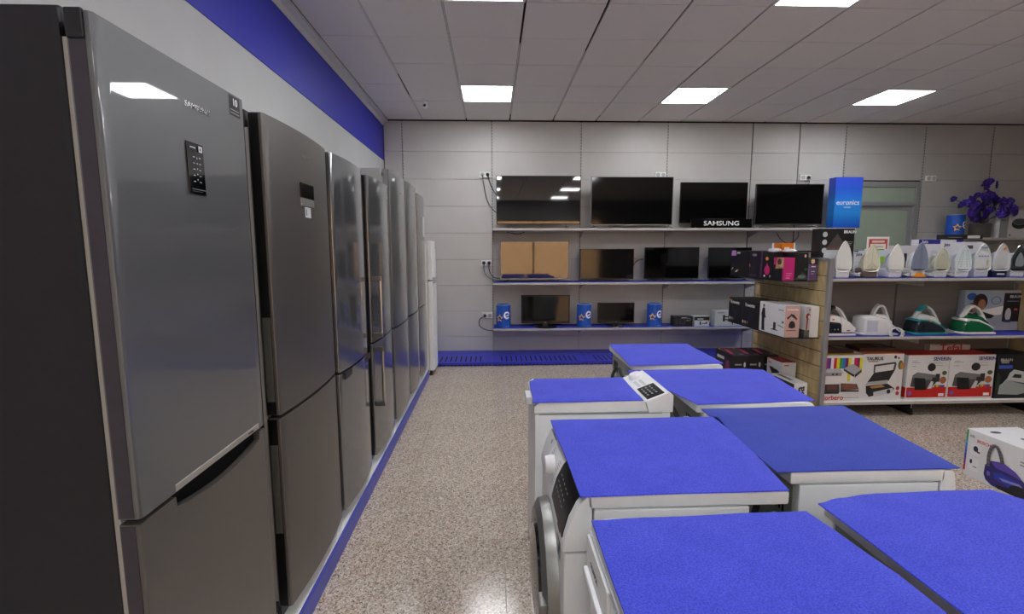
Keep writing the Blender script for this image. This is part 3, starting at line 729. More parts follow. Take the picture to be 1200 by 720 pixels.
obj('plaque_body', MB().box(-.40, .46, -.012, .012, .001, .125, .003), M_BLACKGL, t)
lettering('SAMSUNG', .088, pal('f0f0f0'), lambda U, V, E: (U, -.012-E, V), .03, .064, t, squash=1.25, bold=.008)
Z2 = 1.065
tv('television at the left end of the middle shelf, mirror-like screen showing the ochre street', .102, 1.055, 1.098, 1.627, Z2, m=M_SCREEN2, bz=.01, bzm=mat('bezel_silver', '8a8a8c', .3, .6), fx=.35)
tv('second television on the middle shelf, smaller, glossy dark screen', 1.217, 1.973, 1.095, 1.52, Z2, fx=.38)
tv('third television on the middle shelf, matt black screen', 2.128, 2.90, 1.10, 1.54, Z2, fx=.38)
tv('fourth television on the middle shelf, partly behind the hanging dark boxes', 3.038, 3.65, 1.10, 1.535, Z2, fx=.36)
Z3 = .432
tv('small thick-framed television on the bottom shelf between two blue cans', .395, 1.08, .478, .88, Z3, feet='one', bz=.018, logo=.012)
tv('smallest television on the bottom shelf, right of the middle blue can', 1.475, 2.0, .478, .765, Z3, feet='one', bz=.014, logo=.01)
def star(R1, r1, n=5): return [((R1 if i % 2 == 0 else r1)*math.sin(PI*i/n), (R1 if i % 2 == 0 else r1)*math.cos(PI*i/n)) for i in range(2*n)]
def blue_can(label, x, y, z, r=.10, h=.325, a0=0, group='blue printed cans'):
    t = thing('display_can', label, 'can', (x, y, z), 0)
    obj('can_body', MB().lathe([(r*.97, 0), (r, .004), (r, h-.004), (r*.97, h), (r*.93, h-.002), (r*.92, h-.03)], 40), M_CAN, t)
    obj('can_rim', MB().lathe([(r*.985, h-.004), (r*1.01, h-.002), (r*1.01, h+.003), (r*.95, h+.003)], 40, cap=False), mat('rim_pale', 'bcd0e0', .4), t)
    fr = lambda U, V, E: ((r+.0006+E)*math.sin(U/r+a0), -(r+.0006+E)*math.cos(U/r+a0), V)
    # star outline ring
    O = star(.055, .028); I = star(.034, .016); mb = MB()
    cx, cz = -.055, h*.44
    for i in range(10):
        if i == 3: continue
        a, b = O[i], O[(i+1) % 10]; c, d = I[(i+1) % 10], I[i]
        for k in range(3):
            s0, s1 = k/3, (k+1)/3
            L_ = lambda p, q, s: (p[0]+(q[0]-p[0])*s, p[1]+(q[1]-p[1])*s)
            q4 = [L_(a, b, s0), L_(a, b, s1), L_(d, c, s1), L_(d, c, s0)]
            mb.poly([fr(cx+u, cz+v, .0005) for u, v in q4], pal('ffc81e'))
    m2 = mb.finish('star_emblem', None, smooth=0); put('star_emblem', m2, t)
    # letter e as ring arc plus bar
    mb = MB(); ex, ez, Ro, Ri = .05, h*.56, .047, .029
    A = [R(-35-0)-R(i*(290/24)) for i in range(25)]
    A = [R(20)+R(i*(305/24)) for i in range(25)]
    for i in range(24):
        q4 = [(ex+rr_*math.cos(a_), ez+rr_*math.sin(a_)*1.12) for rr_, a_ in ((Ro, A[i]), (Ro, A[i+1]), (Ri, A[i+1]), (Ri, A[i]))]
        mb.poly([fr(u, v, .001) for u, v in q4], pal('f4f6f8'))
    for k in range(6):
        u0 = ex-.038+.076*k/6; u1 = u0+.076/6
        f_ = lambda u: ez-.006+(u-ex)*.28
        mb.poly([fr(u0, f_(u0)-.006, .0014), fr(u1, f_(u1)-.006, .0014), fr(u1, f_(u1)+.009, .0014), fr(u0, f_(u0)+.009, .0014)], pal('f4f6f8'))
    put('letter_e', mb.finish('letter_e', None, smooth=0), t)
    decal([(rect(.03, .02, .07, .028), pal('cfe0f4'))], fr, t, 'small_print')
    return t
def vgrad(name, stops, hgt, rough=.35):
    m = bpy.data.materials.new(name); m.use_nodes = True; nt = m.node_tree; N = nt.nodes; L = nt.links
    b = N['Principled BSDF']; b.inputs['Roughness'].default_value = rough
    tc = N.new('ShaderNodeTexCoord'); sx = N.new('ShaderNodeSeparateXYZ'); L.new(tc.outputs['Object'], sx.inputs[0])
    dv = N.new('ShaderNodeMath'); dv.operation = 'DIVIDE'; dv.inputs[1].default_value = hgt; L.new(sx.outputs[2], dv.inputs[0])
    cr = N.new('ShaderNodeValToRGB'); e = cr.color_ramp.elements
    while len(e) < len(stops): e.new(.5)
    for q, (p_, c_) in zip(e, stops): q.position = p_; q.color = lin(c_)+(1,)
    L.new(dv.outputs[0], cr.inputs[0]); L.new(cr.outputs[0], b.inputs['Base Color']); return m
M_CAN = mat('can_print_blue', '1f55b8', .35, var=.12, scale=9)
blue_can('blue can with yellow star at the left end of the bottom shelf', .142, 6.70, Z3)
blue_can('blue can with yellow star between the two small televisions', 1.275, 6.70, Z3)
blue_can('blue can with yellow star right of the smallest television', 2.27, 6.70, Z3)
M_SIGN = vgrad('sign_print', [(0, '1c50c0'), (.3, '2b8ae0'), (.5, '2a86e6'), (.75, '2c5fd8'), (1, '3a52d8')], .69)
t = thing('display_box', 'tall blue printed display box with white lettering on the top wall shelf', 'sign', (4.905, 6.71, ZS))
obj('box_body', MB().box(-.185, .20, -.07, .07, .001, .69, .003), M_SIGN, t)
fr = lambda U, V, E: (U, -.07-E, V)
lettering('euronics', .095, pal('eef4fa'), fr, .005, .345, t, bold=.006)
decal([(rect(-.05, .275, .05, .288), pal('a9ccf0'))], fr, t, 'small_print')
# sockets
def socket(label, x, z, n=2, plugs=()):
    t = thing('wall_socket', label, 'socket', (x, YB-.001, z))
    obj('socket_plate', MB().box(-.075, .075, -.028, -.001, -.04, .04, .005), M_WHITE2, t)
    for i in range(n):
        xx = -.037+.074*i
        obj('outlet', MB().lathe([(.028, -.0285), (.028, -.031), (.022, -.031), (.02, -.0292), (.001, -.0292)], 20, 'y', (xx, 0, 0)), mat('outlet_grey', 'b0b2b2', .4), t)
        if i in plugs: obj('plug', MB().lathe([(.02, -.03), (.02, -.05), (.01, -.062), (.004, -.07)], 14, 'y', (xx, 0, 0)), M_BLACKPL, t)
socket('double wall socket with a black plug, level with the top left television', -.10, 2.553, plugs=(1,))
socket('double wall socket with two cables, level with the middle shelf', -.09, 1.325, plugs=(0, 1))
socket('double wall socket with a looped cable, beside the bottom shelf', -.085, .567, plugs=(0,))
socket('wall socket above the rightmost large television', 4.49, 2.527, plugs=(1,))
socket('wall socket half hidden above the second large television', 2.385, 2.557)
socket('wall socket right of the frosted glass door', 6.357, 2.52)
def cable(label, pts, r=.006, m=None, name='power_cable', seg=6):
    c0 = Vector(pts[0]); o = obj(name, MB().tube(smoothpath([tuple(Vector(p)-c0) for p in pts], 7), r, seg), m or M_CABLE); o.location = c0
    return tag(o, label, 'cable')
cable('black cable curving from the top socket behind the large left television', [(-.137, 6.91, 2.553), (-.11, 6.93, 2.38), (-.07, 6.93, 2.2), (0, 6.93, 2.08), (.1, 6.9, 2.0), (.2, 6.86, 1.97)])
cable('black cable running slantwise from the top socket to the large left television', [(-.063, 6.905, 2.55), (-.04, 6.93, 2.47), (.01, 6.93, 2.35), (.08, 6.9, 2.25), (.2, 6.86, 2.2)])
cable('grey cable drooping from the middle socket to the middle shelf', [(-.127, 6.905, 1.32), (-.12, 6.93, 1.2), (-.06, 6.93, 1.12), (.03, 6.9, 1.085), (.2, 6.87, 1.078), (.35, 6.87, 1.2)], m=mat('cable_grey', '55565a', .5))
cable('black cable from the middle socket to the mirror-like television', [(-.053, 6.905, 1.32), (-.05, 6.93, 1.22), (0, 6.93, 1.13), (.1, 6.89, 1.11), (.3, 6.87, 1.15)])
cable('black cable looping left of the lowest socket to the bottom shelf', [(-.122, 6.905, .567), (-.19, 6.93, .52), (-.2, 6.93, .43), (-.12, 6.92, .37), (-.02, 6.9, .355), (.06, 6.9, .36)])
cable('black cable hanging below the top shelf under the large left television', [(.2, 6.93, 1.76), (.28, 6.93, 1.74), (.36, 6.93, 1.725), (.45, 6.93, 1.76)], .005)
cable('black cable curling beside the glossy second television', [(1.93, 6.86, 1.1), (1.98, 6.88, 1.16), (2.02, 6.89, 1.3), (2.08, 6.88, 1.36), (2.14, 6.86, 1.37)], .005)
cable('black cable from the socket down to the rightmost large television', [(4.527, 6.905, 2.527), (4.53, 6.93, 2.45), (4.5, 6.93, 2.38), (4.45, 6.9, 2.3)], .005)
cable('black cable loop under the top shelf behind the orange box', [(4.1, 6.93, 1.74), (4.2, 6.93, 1.62), (4.32, 6.92, 1.6), (4.42, 6.93, 1.68), (4.42, 6.93, 1.755)], .005)
# small boxes, bottom shelf
def mini(label, x0, x1, z1, m, pcs, y0=6.64, y1=6.78):
    t, w, d, h, fr = carton(label, 'box', x0, x1, y0, y1, Z3+.001, z1, m)
    decal([([(u*w, v*h) for u, v in p], q) for p, q in pcs], fr('front'), t); return t
mini('small black printed box on the bottom shelf, left of the half-white one', 2.533, 2.80, .575, pal('1a1a1c'), [(rect(.3, .25, .62, .8), pal('3c3c40')), (rect(.35, .35, .55, .7), pal('222226')), (rect(.1, .2, .2, .85), pal('2f3136')), (rect(.66, .55, .85, .62), pal('b8a44a')), (ell(.8, .7, .1, .16), pal('8a8c90')), (ell(.8, .7, .07, .11), pal('1a1a1c')), (rect(.4, .82, .7, .9), pal('c9c9c9'))])
mini('small box on the bottom shelf, black above and white below', 2.825, 3.04, .57, pal('c4ccd4'), [(rect(0, .62, 1, 1), pal('18181b')), (rect(.35, .15, .45, .5), pal('2a2a2e')), (rect(.5, .25, .8, .33), pal('2a2a2e')), (rect(.75, .25, .85, .45), pal('2a2a2e')), (rect(.2, .72, .6, .8), pal('d8d8d8')), (rect(.88, .5, .98, .6), pal('d07040'))])
t = mini('pale box with a television wall bracket pictured on it, bottom shelf', 3.118, 3.52, .652, pal('b9c0c2'), [(rect(.28, .3, .36, .72), pal('1c1c1e')), (rect(.36, .38, .5, .46), pal('1c1c1e')), (rect(.36, .56, .5, .64), pal('1c1c1e')), (rect(.48, .34, .53, .68), pal('1c1c1e')), ([(.53, .5), (.62, .46), (.62, .56)], pal('1c1c1e')), (rect(.61, .1, .65, .92), pal('1c1c1e')), ([(.65, .45), (.85, .3), (.9, .36), (.66, .54)], pal('1c1c1e')), ([(.65, .5), (.88, .62), (.85, .7), (.65, .56)], pal('1c1c1e')), (rect(.08, .84, .34, .88), pal('55595c'))])
# ================================================================== GONDOLA
GX, GXR, GF, GB = 2.93, 5.0, 4.12, 4.45
g = thing('gondola_shelving', 'freestanding shelving unit with wood slatted end panel and grey posts', 'shelving', (GX, GF, 0))
def G(mb): return mb
ox, oy = GX, GF
def gb(name, x0, x1, y0, y1, z0, z1, m, bev=.002, par=None, **k): return obj(name, MB().box(x0-ox, x1-ox, y0-oy, y1-oy, z0, z1, bev), m, par or g, **k)
gb('post', GX-.012, GX+.028, GF-.02, GF+.02, .02, 1.437, M_POST, .008)
gb('post', GX-.006, GX+.024, 5.28, 5.31, .02, 1.437, M_POST, .006)
gb('top_rail', GX-.008, GX+.024, GF+.02, 5.28, 1.41, 1.44, M_POST, .004)
gb('panel_core', GX+.010, GX+.022, GF+.02, 5.28, .06, 1.41, mat('groove_dark', '3b3222', .7), .0)
z = .06
while z < 1.40:
    zt = min(z+.133, 1.412)
    gb('slat', GX-.004, GX+.010, GF+.021, 5.279, z+.0015, zt-.0015, M_WOOD, .0015); z += .136
# right end
gb('post', GXR, GXR+.03, GF-.02, GF+.02, .02, 1.44, M_POST, .006)
gb('post', GXR, GXR+.03, GB-.03, GB, .02, 1.44, M_POST, .006)
gb('top_rail', GXR, GXR+.03, GF+.02, GB-.03, 1.41, 1.44, mat('rail_pale', 'c9cac6', .4), .003)
gb('end_board', GXR+.004, GXR+.02, GF+.02, GB-.03, .06, 1.41, M_WOOD, .001)
# backing
for x0, x1 in ((GX+.024, 3.83), (3.83, GXR)):
    for z0, z1 in ((.17, .55), (.55, .92), (.92, 1.225)):
        gb('back_board', x0+.003, x1-.003, GB, GB+.02, z0+.001, z1-.001, M_PANELD, .001)
gb('upright', 3.822, 3.838, GB-.004, GB+.024, .02, 1.24, mat('upright_dark', '4a4a4b', .5), .001)
def gshelf(z, yf=GF, liner=True):
    for x0, x1 in ((GX+.026, 3.829), (3.831, GXR)):
        s_ = gb('shelf_board', x0, x1, yf, GB, z-.028, z-.003, M_SHELF, .003)
        if liner: gb('blue_liner', x0+.003, x1-.003, yf+.008, GB-.002, z-.003, z, M_SHELFBL, 0, s_)
        else: gb('liner', x0+.003, x1-.003, yf+.008, GB-.002, z-.003, z, M_WHITE2, 0, s_)
    for x in (GX+.03, 3.82, GXR-.01): gb('bracket', x, x+.003, yf+.03, GB, z-.075, z-.028, M_SHELF, 0)
gshelf(1.262); gshelf(.742); gshelf(.142, liner=False)
gb('base_board', GX+.03, GXR, GB+.02, 5.26, .10, .13, M_SHELF, .003)
gb('rear_shelf', GX+.03, GXR, GB+.024, 4.85, .7, .73, M_SHELF, .003)
gb('rear_shelf', GX+.03, GXR, GB+.024, 4.85, 1.2, 1.23, M_SHELF, .003)
for x in (GX+.03, 3.815, GXR-.03): gb('base_foot', x, x+.03, GF+.04, 5.25, .0, .1, M_SLOT, .004)
# hanging glass-edged shelves on the end panel
def hshelf(label, z, x0=2.60, y0=4.17, y1=5.24):
    t = thing('hanging_shelf', label, 'shelf', (x0, y0, z))
    obj('shelf_plate', MB().box(0, 2.918-x0, 0, y1-y0, -.008, 0, .002), mat('smoked_plate', '1d2422', .15), t)
    for y in (.12, y1-y0-.12): obj('hook_arm', MB().prism([(.0+.02, -.009), (2.92-x0, -.009), (2.92-x0, -.07), (2.9-x0, -.07)], 'y', y, y+.004), M_POST, t)
hshelf('upper dark hanging shelf on the wood end panel', 1.235, y0=4.24)
hshelf('lower dark hanging shelf on the wood end panel', .728)
def P(pcs, w, h): return [([(u*w, v*h) for u, v in p], q) for p, q in pcs]
# ---- lower hanging shelf boxes
ZL = .7285
for lab, y0, y1, tx in (('far black box of the pair on the lower hanging shelf', 4.955, 5.23, 0), ('near black box of the pair on the lower hanging shelf', 4.625, 4.95, 1)):
    t, w, d, h, fr = carton(lab, 'box', 2.605, 2.90, y0, y1, ZL, ZL+.265, pal('141416'))
    decal(P([(rect(.12, .66, .8, .7), pal('242428')), (ell(.5, .5, .28, .22), pal('1f1f24')), (rect(.45, .2, .6, .5), pal('2a2a30')), (ell(.12, .15, .04, .06, 10), pal('d8d8d8')), (ell(.25, .15, .04, .06, 10), pal('a8a8a8')), (ell(.38, .15, .04, .06, 10), pal('b06a40')), (ell(.08, .88, .05, .06, 10), pal('e8962a') if not tx else pal('2a2a2a'))], d, h), fr('left'), t)
    lettering('Rowenta', .05, pal('e6e6e6'), fr('left'), .5*d, .83*h, t)
t, w, d, h, fr = carton('white box picturing a standing woman in black, pink front, lower hanging shelf', 'box', 2.61, 2.745, 4.20, 4.615, ZL, ZL+.285, pal('dcdde0'), name='hair_dryer_box')
fl_ = fr('left')
decal(P([(ell(.17, .87, .035, .055), pal('1a1a1e')), (ell(.18, .84, .018, .035), pal('c8a890')), ([(.13, .8), (.22, .8), (.25, .55), (.28, .5), (.26, .46), (.22, .5), (.22, .3), (.24, .04), (.12, .04), (.11, .3), (.1, .5), (.08, .58)], pal('16161a')), (rect(.58, .18, .68, .4), pal('26262a')), ([(.5, .16), (.62, .2), (.76, .16), (.76, .14), (.5, .14)], pal('3a3a3e')), (rect(.75, .82, .95, .85), pal('8a8c90')), (rect(.9, .42, .97, .5), pal('6a6c70')), ([(.75, .33), (.97, .28), (.97, .31), (.76, .36)], pal('7a7c80'))], d, h), fl_, t)
decal(P([(rect(0, 0, 1, 1), pal('c9a49c')), ([(.12, .62), (.4, .72), (.45, .68), (.2, .56)], pal('2a2628')), ([(.35, .75), (.6, .72), (.85, .58), (.8, .55), (.5, .64)], pal('2a2628')), (ell(.5, .4, .2, .12), pal('1e1e22')), (rect(.28, .3, .72, .42), pal('1e1e22')), (rect(.15, .2, .8, .225), pal('3a3638'))], w, h), fr('front'), t)
lettering('rowenta', .03, pal('f2f0f0'), fr('front'), .5*w, .88*h, t)
t, w, d, h, fr = carton('white and grey box picturing a red hair dryer, lower hanging shelf', 'box', 2.79, 2.912, 4.185, 4.62, ZL, ZL+.28, pal('d9d8d6'), name='hair_dryer_box')
decal(P([(rect(0, 0, .36, 1), pal('b4b2b2')), (rect(0, 0, .33, .24), pal('55554f')), (ell(.18, .68, .17, .1), pal('8c1f20')), (ell(.26, .66, .07, .06), pal('cfcfd0')), ([(.08, .6), (.2, .6), (.16, .25), (.06, .25)], pal('8c1f20')), (rect(.2, .86, .36, .92), pal('b0606a'))], w, h), fr('front'), t)
decal(P([(ell(.55, .68, .25, .12), pal('8c1f20')), ([(.6, .6), (.72, .6), (.7, .3), (.62, .3)], pal('8c1f20')), (rect(.6, .0, 1, .24), pal('4d4d48'))], d, h), fr('left'), t)
# ---- upper hanging shelf boxes
ZU = 1.2355
t, w, d, h, fr = carton('dark box with a lilac square print at the far end of the upper hanging shelf', 'box', 2.605, 2.88, 4.86, 5.23, ZU, ZU+.265, pal('131218'))
decal(P([([(.02, .8), (.3, .8), (.27, 1), (.06, 1)], pal('c58ad6')), (rect(.34, .88, .52, .94), pal('d8cdd8')), ([(.02, .2), (.15, .28), (.14, .34)], pal('d8d8dc')), ([(.25, .14), (.4, .16), (.38, .24)], pal('f0e0d0')), (rect(.38, .2, .46, .25), pal('e08030'))], d, h), fr('left'), t)
t, w, d, h, fr = carton('black and violet styler box, second from the far end of the upper hanging shelf', 'box', 2.605, 2.795, 4.605, 4.855, ZU, ZU+.262, pal('18131c'))
decal(P([(rect(.86, 0, 1, 1), pal('4a2a55')), (ell(.4, .85, .18, .05), pal('8a80a0')), (ell(.4, .45, .22, .28), pal('221a2c')), (ell(.08, .45, .05, .06, 10), pal('c87a70')), (rect(.1, .06, .6, .12), pal('4a2f70'))], d, h), fr('left'), t)
t, w, d, h, fr = carton('dark box with a pink drop and flame print, third on the upper hanging shelf', 'box', 2.605, 2.70, 4.425, 4.60, ZU, ZU+.255, pal('121014'))
decal(P([(ell(.45, .32, .26, .17), pal('d02878')), ([(.3, .42), (.6, .42), (.42, .6)], pal('d02878')), (ell(.4, .75, .14, .07, 10), pal('e88a2c')), (rect(.15, .07, .3, .14), pal('dadada')), (rect(.7, .07, .8, .14), pal('dadada'))], d, h), fr('left'), t)
t, w, d, h, fr = carton('magenta-sided tapering box with a portrait, front corner of the upper hanging shelf', 'box', 2.605, 2.70, 4.25, 4.42, ZU, ZU+.205, pal('b8206e'))
decal(P([(rect(0, 0, .85, .68), pal('141216')), ([(.2, .5), (.95, .55), (.95, 1), (.35, 1)], pal('c89a6e')), (ell(.68, .75, .2, .16), pal('d8b494')), (ell(.55, .82, .2, .14), pal('5a3a2a'))], d, h), fr('left'), t)
decal(P([(rect(.2, .1, .6, .13), pal('e8a0c4')), (rect(.2, .3, .75, .32), pal('e8a0c4')), (rect(.2, .2, .7, .22), pal('e8a0c4'))], w, h), fr('front'), t)
t, w, d, h, fr = carton('black hair dryer box in the middle of the upper hanging shelf front', 'box', 2.702, 2.822, 4.25, 4.56, ZU, ZU+.25, pal('101012'))
decal(P([([(.0, .06), (.3, .14), (.6, .3), (.85, .22), (1, .12), (1, .04), (0, .03)], pal('3c4242')), (ell(.55, .14, .3, .06), pal('687070')), (rect(.75, .36, .98, .44), pal('1f6a2c')), (ell(.75, .88, .08, .06, 12), pal('d8a898')), (rect(.3, .6, .5, .95), pal('181820'))], w, h), fr('front'), t)
t, w, d, h, fr = carton('mauve box with a portrait at its top, beside the post on the upper hanging shelf', 'box', 2.826, 2.912, 4.25, 4.56, ZU, ZU+.195, pal('5a4668'))
decal(P([(rect(0, .74, 1, 1), pal('20161c')), (ell(.45, .88, .2, .11), pal('d8b090')), (rect(.3, .62, .75, .66), pal('e8e0ea')), (rect(.3, .4, .7, .43), pal('c8bcd0')), (rect(.3, .3, .6, .32), pal('c8bcd0')), (rect(.0, 0, .1, .74), pal('7c6690'))], w, h), fr('front'), t)
t, w, d, h, fr = carton('black lidded flat box lying across the mauve box on the upper hanging shelf', 'box', 2.80, 2.915, 4.27, 4.54, ZU+.252, ZU+.268, pal('19171a'))
t, w, d, h, fr = carton('orange and white box standing behind the dark boxes, under the blue display box', 'box', 2.80, 2.915, 4.60, 4.80, ZU+.001, ZU+.34, pal('e4e2df'))
decal(P([(rect(-.15, .1, .85, 1), pal('e07a1c')), (rect(.05, .8, .5, .88), pal('f4e8d8')), (rect(-.1, .66, .3, .7), pal('f4d8b8'))], w, h), fr('front'), t)
decal(P([(rect(.2, .05, 1, 1), pal('e07a1c'))], d, h), fr('left'), t)
for i, (x, y) in enumerate(((2.64, 4.47), (2.74, 4.40))):
    t = thing('crumpled_bag', ['small crumpled clear bag on the dark drop box, upper hanging shelf', 'small crumpled clear bag on the black hair dryer box, upper hanging shelf'][i], 'plastic bag', (x, y, ZU+.256-(.005 if i else 0)))
    rnd = random.Random(i); mb = MB(); rg = []
    for (r_, z) in ((.045, .0), (.055, .012), (.04, .026), (.012, .032)):
        rg.append([((r_*rnd.uniform(.75, 1.2))*math.cos(2*PI*k/14), (r_*rnd.uniform(.75, 1.2))*1.4*math.sin(2*PI*k/14), z*rnd.uniform(.7, 1.2) if z else 0) for k in range(14)])
    obj('bag_film', mb.loft(rg), mat('bag_film', 'c8c6ce', .2), t)
# ---- floor pile
FZ = 0.001
def pile(label, x0, x1, y0, y1, z0, z1, top, left, front, base, name='carton'):
    t, w, d, h, fr = carton(label, 'box', x0, x1, y0, y1, z0, z1, pal(base), name=name)
    if left: decal(P(left, d, h), fr('left'), t)
    if top: decal(P(top, w, d), fr('top'), t)
    if front: decal(P(front, w, h), fr('front'), t)
    return t, w, d, h, fr
blk_top = [([(.1, .3), (.3, .2), (.55, .75), (.4, .85)], pal('c02468')), (rect(.62, .15, .9, .22), pal('8a8a90')), (ell(.12, .88, .07, .05, 10), pal('e8762c'))]
blk_left = [(rect(.1, .62, .5, .76), pal('c8c8cc')), ([(.55, .2), (.8, .3), (.75, .7), (.6, .6)], pal('7a2a60')), (ell(.2, .3, .1, .16), pal('a05080'))]
blk_front = [(rect(.1, .55, .55, .62), pal('9a9aa0')), (ell(.75, .58, .07, .12, 10), pal('d0d0d4'))]
PX = [2.43, 2.585, 2.74, 2.895]
for c_ in range(3):
    for lv in range(2):
        nm = [['left', 'middle', 'right'][c_], ['lower', 'upper'][lv]]
        pile('%s black and pink box in the %s layer of the floor pile behind the mats' % (nm[0], nm[1]), PX[c_]+.001, PX[c_+1]-.001, 4.72, 5.12, FZ+.222*lv, FZ+.222*lv+.22, blk_top if lv else None, blk_left if c_ == 0 else None, blk_front, '17151a')
pile('low black and mauve box on the floor in front of the black pile', 2.42, 2.66, 4.46, 4.70, FZ, .235, [([(.3, .1), (.5, .1), (.75, .6), (.5, .8)], pal('cfc6d4')), (rect(.6, .0, 1, .25), pal('a878a8')), (ell(.15, .85, .08, .08, 10), pal('e8862c')), (rect(.12, .6, .3, .7), pal('c8b8c8'))], [(rect(.1, .3, .5, .6), pal('6a4a78'))], [(rect(.1, .3, .8, .5), pal('b088b0'))], '1d181f')
t, w, d, h, fr = pile('grey and red box picturing a black appliance, beside the end panel', 2.76, 2.90, 4.44, 4.69, .215, .435, [(rect(0, 0, 1, 1), pal('8f2630'))], [(ell(.6, .45, .28, .17), pal('1e1e22')), ([(.15, .65), (.45, .65), (.6, .45), (.3, .45)], pal('1e1e22')), (ell(.1, .93, .06, .06, 10), pal('e8862c')), (rect(.1, .8, .3, .86), pal('b05058'))], [(rect(.15, .85, .5, .9), pal('b05058'))], 'c2c3c6')
pile('plain dark low box under the grey and red box', 2.745, 2.905, 4.43, 4.70, FZ, .213, None, None, None, '2a2a2e')
t, w, d, h, fr = pile('black and white box with large vertical letters, nearest of the floor pile', 2.64, 2.76, 4.05, 4.40, FZ, .345, [(rect(0, .0, 1, 1), pal('b4b6b4')), (rect(.2, .3, .5, .9), pal('4a4c4c'))], [(rect(0, 0, 1, .97), pal('1c1c20')), (ell(.62, .45, .3, .18), pal('d8d6cf')), (rect(.55, .83, .9, .87), pal('b0b0b0')), (rect(.02, .82, .13, .97), pal('e89a1c'))], None, 'd6d7d9')
lettering('esa', .11, pal('26262a'), fr('front'), .058, .245, t, rot=PI/2, bold=.02)

# ---- irons on the top shelf
def teardrop(hw, hh, n=30):
    """pointed at the top, widest at a third of the height, rounded heel"""
    prof = [(0, 1.0), (.18, .965), (.41, .87), (.62, .75), (.80, .61), (.93, .46), (.98, .32), (1.0, .2), (.97, .11), (.85, .04), (.6, .008), (.3, 0)]
    right = [(hw*a, hh*b) for a, b in prof]; left = [(-a, b) for a, b in right[1:]][::-1]
    return right+left
def iron(label, x, y, hgt, wid, z, cs, cb, ch, holes=0, extra=None, stand=None, zlift=.055, group=None, ang=0, metal=0):
    t = thing('steam_iron', label, 'iron', (x, y, z), ang)
    hs = hgt-zlift
    O = teardrop(wid/2, hs)
    ms = mat('soleplate_'+cs+str(metal), cs, .3 if not metal else .15, metal, var=.03)
    mbb = MB(); rg = []
    for yy, s_ in ((-.0, .93), (-.006, 1.0), (.004, 1.0)):
        rg.append([(u*s_, yy, zlift+hs*.42+(v-hs*.42)*s_) for u, v in O])
    sp = obj('soleplate', mbb.loft(rg), ms, t)
    rg = []
    for yy, s_, k in ((.004, .92, 0), (.03, .84, 0), (.06, .66, 0), (.085, .42, 0)):
        rg.append([(u*s_, yy, zlift*.55+hs*.36+(v-hs*.36)*s_) for u, v in O])
    mc = mat('iron_shell_'+cb, cb, .35, var=.03)
    obj('shell', MB().loft(rg), mc, t)
    obj('heel', MB().box(-wid*.42, wid*.42, .0, .115, .0, zlift+.03, .012), mat('iron_heel_'+ch, ch, .4, var=.03), t)
    hp = smoothpath([(0, .08, .05), (0, .12, .07), (0, .125, .13), (0, .10, .185), (0, .06, hgt*.72)], 5)
    obj('handle', MB().tube(hp, .014, 8), mc, t)
    if holes:
        hb = MB()
        for i in range(holes):
            k = i/holes; zz = zlift+hs*(.18+.68*k)
            for j in (-1, -.5, .5, 1):
                xx = wid*.5*j*(.78-.55*k)
                q = [(xx+.0035*math.cos(2*PI*e/6), -.0068, zz+.0035*math.sin(2*PI*e/6)) for e in range(6)]
                hb.poly(q)
        obj('steam_holes', hb, mat('hole_grey', '6d7684', .5), sp, kind='stuff')
    if extra:
        decal([([(u*wid, zlift+v*hs) for u, v in p], q) for p, q in extra], lambda U, V, E: (U, -.0062-E, V), sp, 'soleplate_print')
    return t
ZT = 1.2625
inner = lambda s, zc=.42, col='ffffff': ([(u, zc+(v-zc)*s) for u, v in [(a*s, b) for a, b in teardrop(.5, 1.0)]], pal(col))
I = [(3.085, .325, .145, 'e9ebe8', 'd8dad8', 'dfe1df', 0, 'white iron standing against the tall black box on the top shelf', [(rect(-.12, .14, .12, .155), pal('a8aaa8')), inner(.8, .42, 'dfe2e0')]),
     (3.337, .295, .150, 'd9d8c4', 'c8c6b2', '6f5f55', 0, 'cream iron with a brown heel standing on end', [([(-.04, .1), (.04, .1), (.02, .9), (-.02, .9)], pal('cbcab6')), ([(-.3, .18), (0, .36), (.3, .18), (.26, .12), (0, .28), (-.26, .12)], pal('cbcab6'))]),
     (3.562, .295, .145, 'eceeea', 'b8bcc4', 'd3d6dc', 0, 'plain white pointed iron with a thin dark outline, third from the left', [inner(.86, .42, 'e6e9e6')]),
     (3.778, .31, .145, '8791a8', 'dcdde0', 'e2e0da', 9, 'grey-blue pierced iron with an orange patch on its heel', [([(-.06, .1), (-.02, .1), (.02, .9), (-.02, .9)], pal('6d7690')), ([(.06, .1), (.1, .1), (.04, .8), (.02, .8)], pal('6d7690'))]),
     (3.982, .26, .140, 'c9ccba', 'b9bcae', 'd5d8d6', 0, 'small greenish-cream iron standing on end in the middle of the top shelf', [inner(.7, .38, 'b8bba8')]),
     (4.18, .285, .150, 'd5e3e8', 'cfd4d8', 'd8dce0', 10, 'pale blue iron dotted with steam holes', None),
     (4.355, .30, .160, 'd3d9da', 'b9c3cc', 'c8ccda', 0, 'pale iron with a row of blue marks across its soleplate', [(rect(-.3+.16*i, .52, -.19+.16*i, .56), pal('5a78c8')) for i in range(4)]+[(rect(-.2, .82, .2, .88), pal('8aa0b8')), (rect(.2, .2, .3, .4), pal('b8b4a4')), (rect(-.35, .1, .35, .12), pal('9aa2aa'))]),
     (4.53, .30, .165, 'ced2d6', 'b0b4bc', '1d2440', 0, 'silver-white iron with a small orange sticker and a navy heel', [([(-.02, .72), (.16, .8), (.16, .88), (-.02, .8)], pal('f0962a')), inner(.6, .4, 'bfc4c9')]),
     (4.692, .285, .150, '9aa2a8', 'c4c8cc', 'd0d4da', 0, 'shiny metal iron, rightmost on the top shelf', [inner(.55, .38, '7f888e')])]
